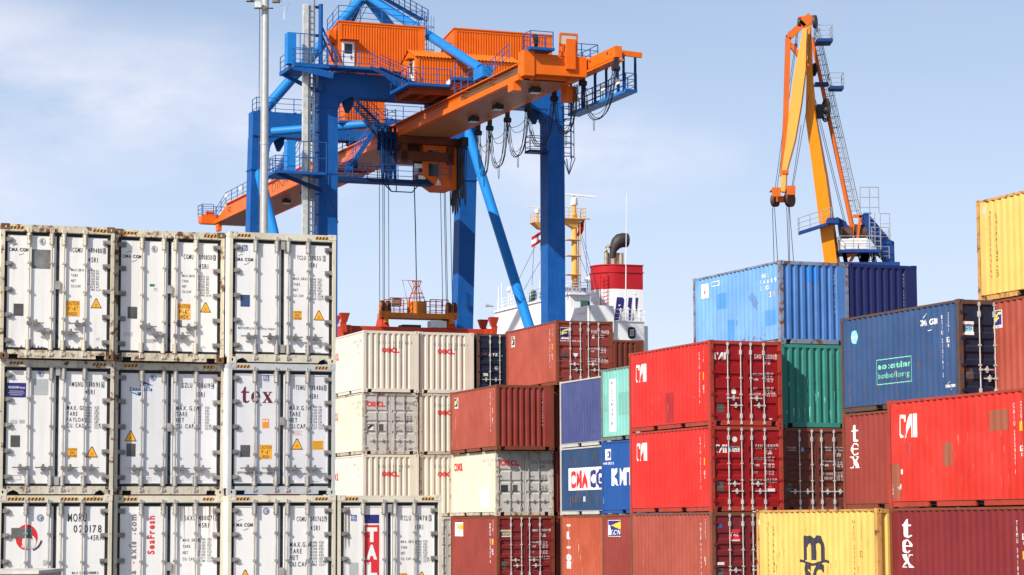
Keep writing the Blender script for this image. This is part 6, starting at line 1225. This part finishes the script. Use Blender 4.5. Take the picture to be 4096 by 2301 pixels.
jpart(g, 'trestle', jb)
a = (2.69, 0, 23.26); g = G(); g.box(a[0] - 2.3, a[0] + 2.6, -1.8, 1.8, 16, a[2] + .3); [g.bar((a[0] + s_ * 2.0, q_, 16), (a[0] + s_ * 5.5, q_ * 2.6, 0), 1.0, 1.0) for s_ in (-1, 1) for q_ in (-1.5, 1.5)]; jpart(g, 'portal_base', jb)
# ------------------------------------------------------------------ tall light mast behind the reefers
lx = (1049 - 2048) / 9537 * 135
Lm = thing('light_mast', 'tall slim grey lighting mast behind the white reefer boxes, in front of the crane', 'lamp post', (lx, 135, 0))
g = G(); [g.cyl((0, 0, z0), (0, 0, z1), .27 - .0018 * z0, .27 - .0018 * z1, n=12) for z0, z1 in ((0, 14), (14, 24), (24, 35))]; g.cyl((0, 0, 23.95), (0, 0, 24.1), .25, n=12); g.obj('pole', plain('mast_grey', (.5, .5, .49), .45, .3, .1), Lm)
zb_ = (2101 - 12) / 9537 * 135 + 2.21
g = G(); g.box(-.62, .5, -.45, -.3, zb_, zb_ + .05); g.path([(1.25 * math.cos(2 * math.pi * k / 20), 1.25 * math.sin(2 * math.pi * k / 20), zb_ + .95) for k in range(21)], .06, 6); [g.bar((0, 0, zb_ + .95), (1.25 * math.cos(t), 1.25 * math.sin(t), zb_ + .95), .08, .08) for t in (0, 1.57, 3.14, 4.71)]; g.obj('lamp_ring', M['galvd'], Lm)
for k, t in enumerate((.1, 1.2, 2.3, 3.4, 4.5, 5.6)):
    c = (1.45 * math.cos(t), 1.45 * math.sin(t)); g = G(); g.box(c[0] - .25, c[0] + .25, c[1] - .2, c[1] + .2, zb_ + .75, zb_ + 1.1); g.obj('lamp_head', M['galvd'], Lm)
g = G(); g.box(-.55, -.18, -.55, -.3, zb_ + .05, zb_ + .4); g.obj('gear_box', M['galv'], Lm)
g = G(); g.path([(-.28, -.35, zb_), (-.28, -.33, 20), (-.27, -.33, 8), (-.27, -.3, 1)], .02, 5); g.obj('winch_cable', rope, Lm)
g = G(); g.path([(.9, -.4, zb_ + .5), (1.0, -.4, zb_ - .05), (1.12, -.4, zb_ + .05), (1.13, -.4, zb_ - .3)], .012, 5); g.path([(1.14, -.4, zb_ + .1), (1.25, -.4, zb_ - .15), (1.36, -.4, zb_ + .1), (1.4, -.4, zb_ + .3)], .012, 5); g.cyl((1.13, -.4, zb_ - .65), (1.14, -.4, zb_ - .25), .025, n=8); g.obj('pull_cord', M['cream'], Lm)
# ------------------------------------------------------------------ small booth in the near corner
by_ = 40.0; bx1 = 163 * by_ / 9537 - 2048 / 9537 * by_; bz = (2101 - 2272) / 9537 * by_ + 2.21
Bt = thing('metal_booth', 'low dark booth with a pale flat roof edge, before the white refrigerated boxes', 'booth', (bx1 - 2.2, by_, 0))
g = G(); g.box(-.6, 2.2, 0, 2.2, bz - .055, bz); g.obj('roof', plain('booth_roof', (.55, .53, .48), .6, 0, .2), Bt)
g = G(); g.box(-.58, 2.17, .02, 2.18, bz - .13, bz - .055)
for x in (.3, 1.0): g.box(x, x + .01, .012, .02, bz - .125, bz - .06)
g.obj('fascia', plain('booth_fascia', (.33, .33, .31), .6, 0, .2), Bt)
for x in (-.5, .6, 1.58, 2.12):
    g = G(); g.box(x, x + .07, .06, .13, 0, bz - .13); g.obj('post', M['galvd'], Bt)
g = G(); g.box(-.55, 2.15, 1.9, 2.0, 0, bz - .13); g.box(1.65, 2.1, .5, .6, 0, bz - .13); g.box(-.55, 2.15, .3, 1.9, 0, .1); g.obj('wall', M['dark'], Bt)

# ------------------------------------------------------------------ ground, sky, sun, camera
def structure(o): o['kind'] = 'structure'; return o
m, nt, bs = nodes('concrete_yard'); v = coords(nt)
c = mixc(nt, ramp(nt, noise(nt, v, .15, 8), .3, .7), (.13, .12, .115), (.22, .205, .19)); nt.links.new(mixc(nt, ramp(nt, noise(nt, v, 2.0, 6), .55, .75, .5), c, (.1, .09, .085)), bs.inputs['Base Color']); bs.inputs['Roughness'].default_value = .85
YARD = m
U = Vector((math.cos(R(20.8)), math.sin(R(20.8)), 0)); V = Vector((-math.sin(R(20.8)), math.cos(R(20.8)), 0)); O = Vector((-14.344, 176, 0))
def cr(u, v, z): return O + U * u + V * v + Vector((0, 0, z))
g = G(); g.poly([cr(-900, 25.5, 0), cr(-900, -400, 0), cr(900, -400, 0), cr(900, 25.5, 0)]); structure(g.obj('yard_pavement', YARD))
g = G(); g.hexa([cr(-900, 25.5, -6), cr(900, 25.5, -6), cr(900, 26.1, -6), cr(-900, 26.1, -6)], [cr(-900, 25.5, .25), cr(900, 25.5, .25), cr(900, 26.1, .25), cr(-900, 26.1, .25)]); structure(g.obj('quay_wall', YARD))
mw, nt, bs = nodes('harbour_water'); v = coords(nt); bs.inputs['Base Color'].default_value = (.03, .06, .06, 1); bs.inputs['Roughness'].default_value = .12
b = N(nt, 'ShaderNodeBump'); b.inputs['Strength'].default_value = .25; nt.links.new(noise(nt, v, .8, 4), b.inputs['Height']); nt.links.new(b.outputs[0], bs.inputs['Normal'])
g = G(); g.poly([cr(-3000, 26, -3), cr(3000, 26, -3), cr(3000, 6000, -3), cr(-3000, 6000, -3)]); structure(g.obj('harbour_water', mw))

SUN_EL, PHI = 37, 60                                     # sun height; angle left of the box ends' outward normal
nx, ny = math.sin(R(20.5)), -math.cos(R(20.5)); ux, uy = math.cos(R(20.5)), math.sin(R(20.5))
sx, sy = math.cos(R(PHI)) * nx - math.sin(R(PHI)) * ux, math.cos(R(PHI)) * ny - math.sin(R(PHI)) * uy
to_sun = Vector((sx * math.cos(R(SUN_EL)), sy * math.cos(R(SUN_EL)), math.sin(R(SUN_EL))))
sl = bpy.data.lights.new('sun', 'SUN'); sl.energy = 5.0; sl.angle = R(.5); sl.color = (1, .94, .84)
so = bpy.data.objects.new('sun', sl); COL.objects.link(so); so.rotation_euler = (-to_sun).to_track_quat('-Z', 'Y').to_euler(); so.location = to_sun * 100

w = bpy.data.worlds.new('World'); S.world = w; w.use_nodes = True; nt = w.node_tree
bg = nt.nodes['Background']; sky = N(nt, 'ShaderNodeTexSky'); sky.sky_type = 'NISHITA'; sky.sun_disc = False
sky.sun_elevation = R(SUN_EL); sky.sun_rotation = math.atan2(to_sun.x, to_sun.y); sky.air_density = 1.0; sky.dust_density = 1.6; sky.ozone_density = 1.6; sky.altitude = 0
bg.inputs['Strength'].default_value = .1
tc = N(nt, 'ShaderNodeTexCoord'); sep = N(nt, 'ShaderNodeSeparateXYZ'); nt.links.new(tc.outputs['Generated'], sep.inputs[0])
hz = ramp(nt, sep.outputs['Z'], .36, .1)                 # harbour haze: strong near the horizon, gone overhead
low = ramp(nt, sep.outputs['Z'], .24, .04)
hazec = mixc(nt, low, (4.9, 6.15, 8.9), (6.7, 7.8, 9.6))
n_ = N(nt, 'ShaderNodeMath', operation='MULTIPLY'); n_.inputs[1].default_value = .85; nt.links.new(hz, n_.inputs[0])
lift = mixc(nt, n_.outputs[0], sky.outputs[0], hazec)
st = stretch(nt, tc.outputs['Generated'], (1, 1, 2.2)); wob = noise(nt, st, 9, 7, .58); cov = None
for (x, y, z, sx_, sz_, amt) in ((-.165, .975, .175, .085, .032, 1), (-.10, .98, .165, .05, .03, .8), (-.235, .96, .145, .06, .05, .8), (-.22, .96, .20, .06, .02, .6), (.03, .985, .155, .06, .022, .9), (.16, .98, .06, .2, .03, .25), (.4, .9, .3, .4, .1, .4), (-.6, .7, .4, .4, .12, .5)):
    d = N(nt, 'ShaderNodeVectorMath', operation='SUBTRACT'); nt.links.new(tc.outputs['Generated'], d.inputs[0]); d.inputs[1].default_value = (x, y, z)
    d2 = N(nt, 'ShaderNodeVectorMath', operation='MULTIPLY'); nt.links.new(d.outputs[0], d2.inputs[0]); d2.inputs[1].default_value = (1 / sx_, .6 / sx_, 1 / sz_)
    ln = N(nt, 'ShaderNodeVectorMath', operation='LENGTH'); nt.links.new(d2.outputs[0], ln.inputs[0]); f_ = ramp(nt, ln.outputs['Value'], 1.25, .1, amt)
    if cov is None: cov = f_
    else:
        ad_ = N(nt, 'ShaderNodeMath', operation='MAXIMUM'); nt.links.new(cov, ad_.inputs[0]); nt.links.new(f_, ad_.inputs[1]); cov = ad_.outputs[0]
pr_ = N(nt, 'ShaderNodeMath', operation='MULTIPLY'); nt.links.new(cov, pr_.inputs[0]); nt.links.new(ramp(nt, wob, .36, .66), pr_.inputs[1])
skyc = mixc(nt, pr_.outputs[0], lift, (9.0, 8.7, 9.3))
nt.links.new(skyc, bg.inputs['Color'])

cam = bpy.data.cameras.new('camera'); co = bpy.data.objects.new('camera', cam); COL.objects.link(co); S.camera = co
cam.sensor_width = 36; cam.lens = 9536.975 / 4096 * 36; cam.clip_end = 20000; cam.clip_start = .5
cp, sp, c_, s_ = math.cos(R(5.69434)), math.sin(R(5.69434)), math.cos(R(-.238986)), math.sin(R(-.238986))
up0 = Vector((0, -sp, cp)); fw = Vector((0, cp, sp)); x0 = Vector((1, 0, 0))
rt = x0 * c_ + up0 * s_; upv = up0 * c_ - x0 * s_
co.matrix_world = Matrix(((rt.x, upv.x, -fw.x, 0), (rt.y, upv.y, -fw.y, 0), (rt.z, upv.z, -fw.z, 2.21236), (0, 0, 0, 1)))
S.view_settings.view_transform = 'Standard'; S.view_settings.look = 'None'; S.view_settings.gamma = 1; S.view_settings.use_curve_mapping = False
S.view_settings.exposure = .22
S.cycles.max_bounces = 6; S.cycles.use_denoising = True
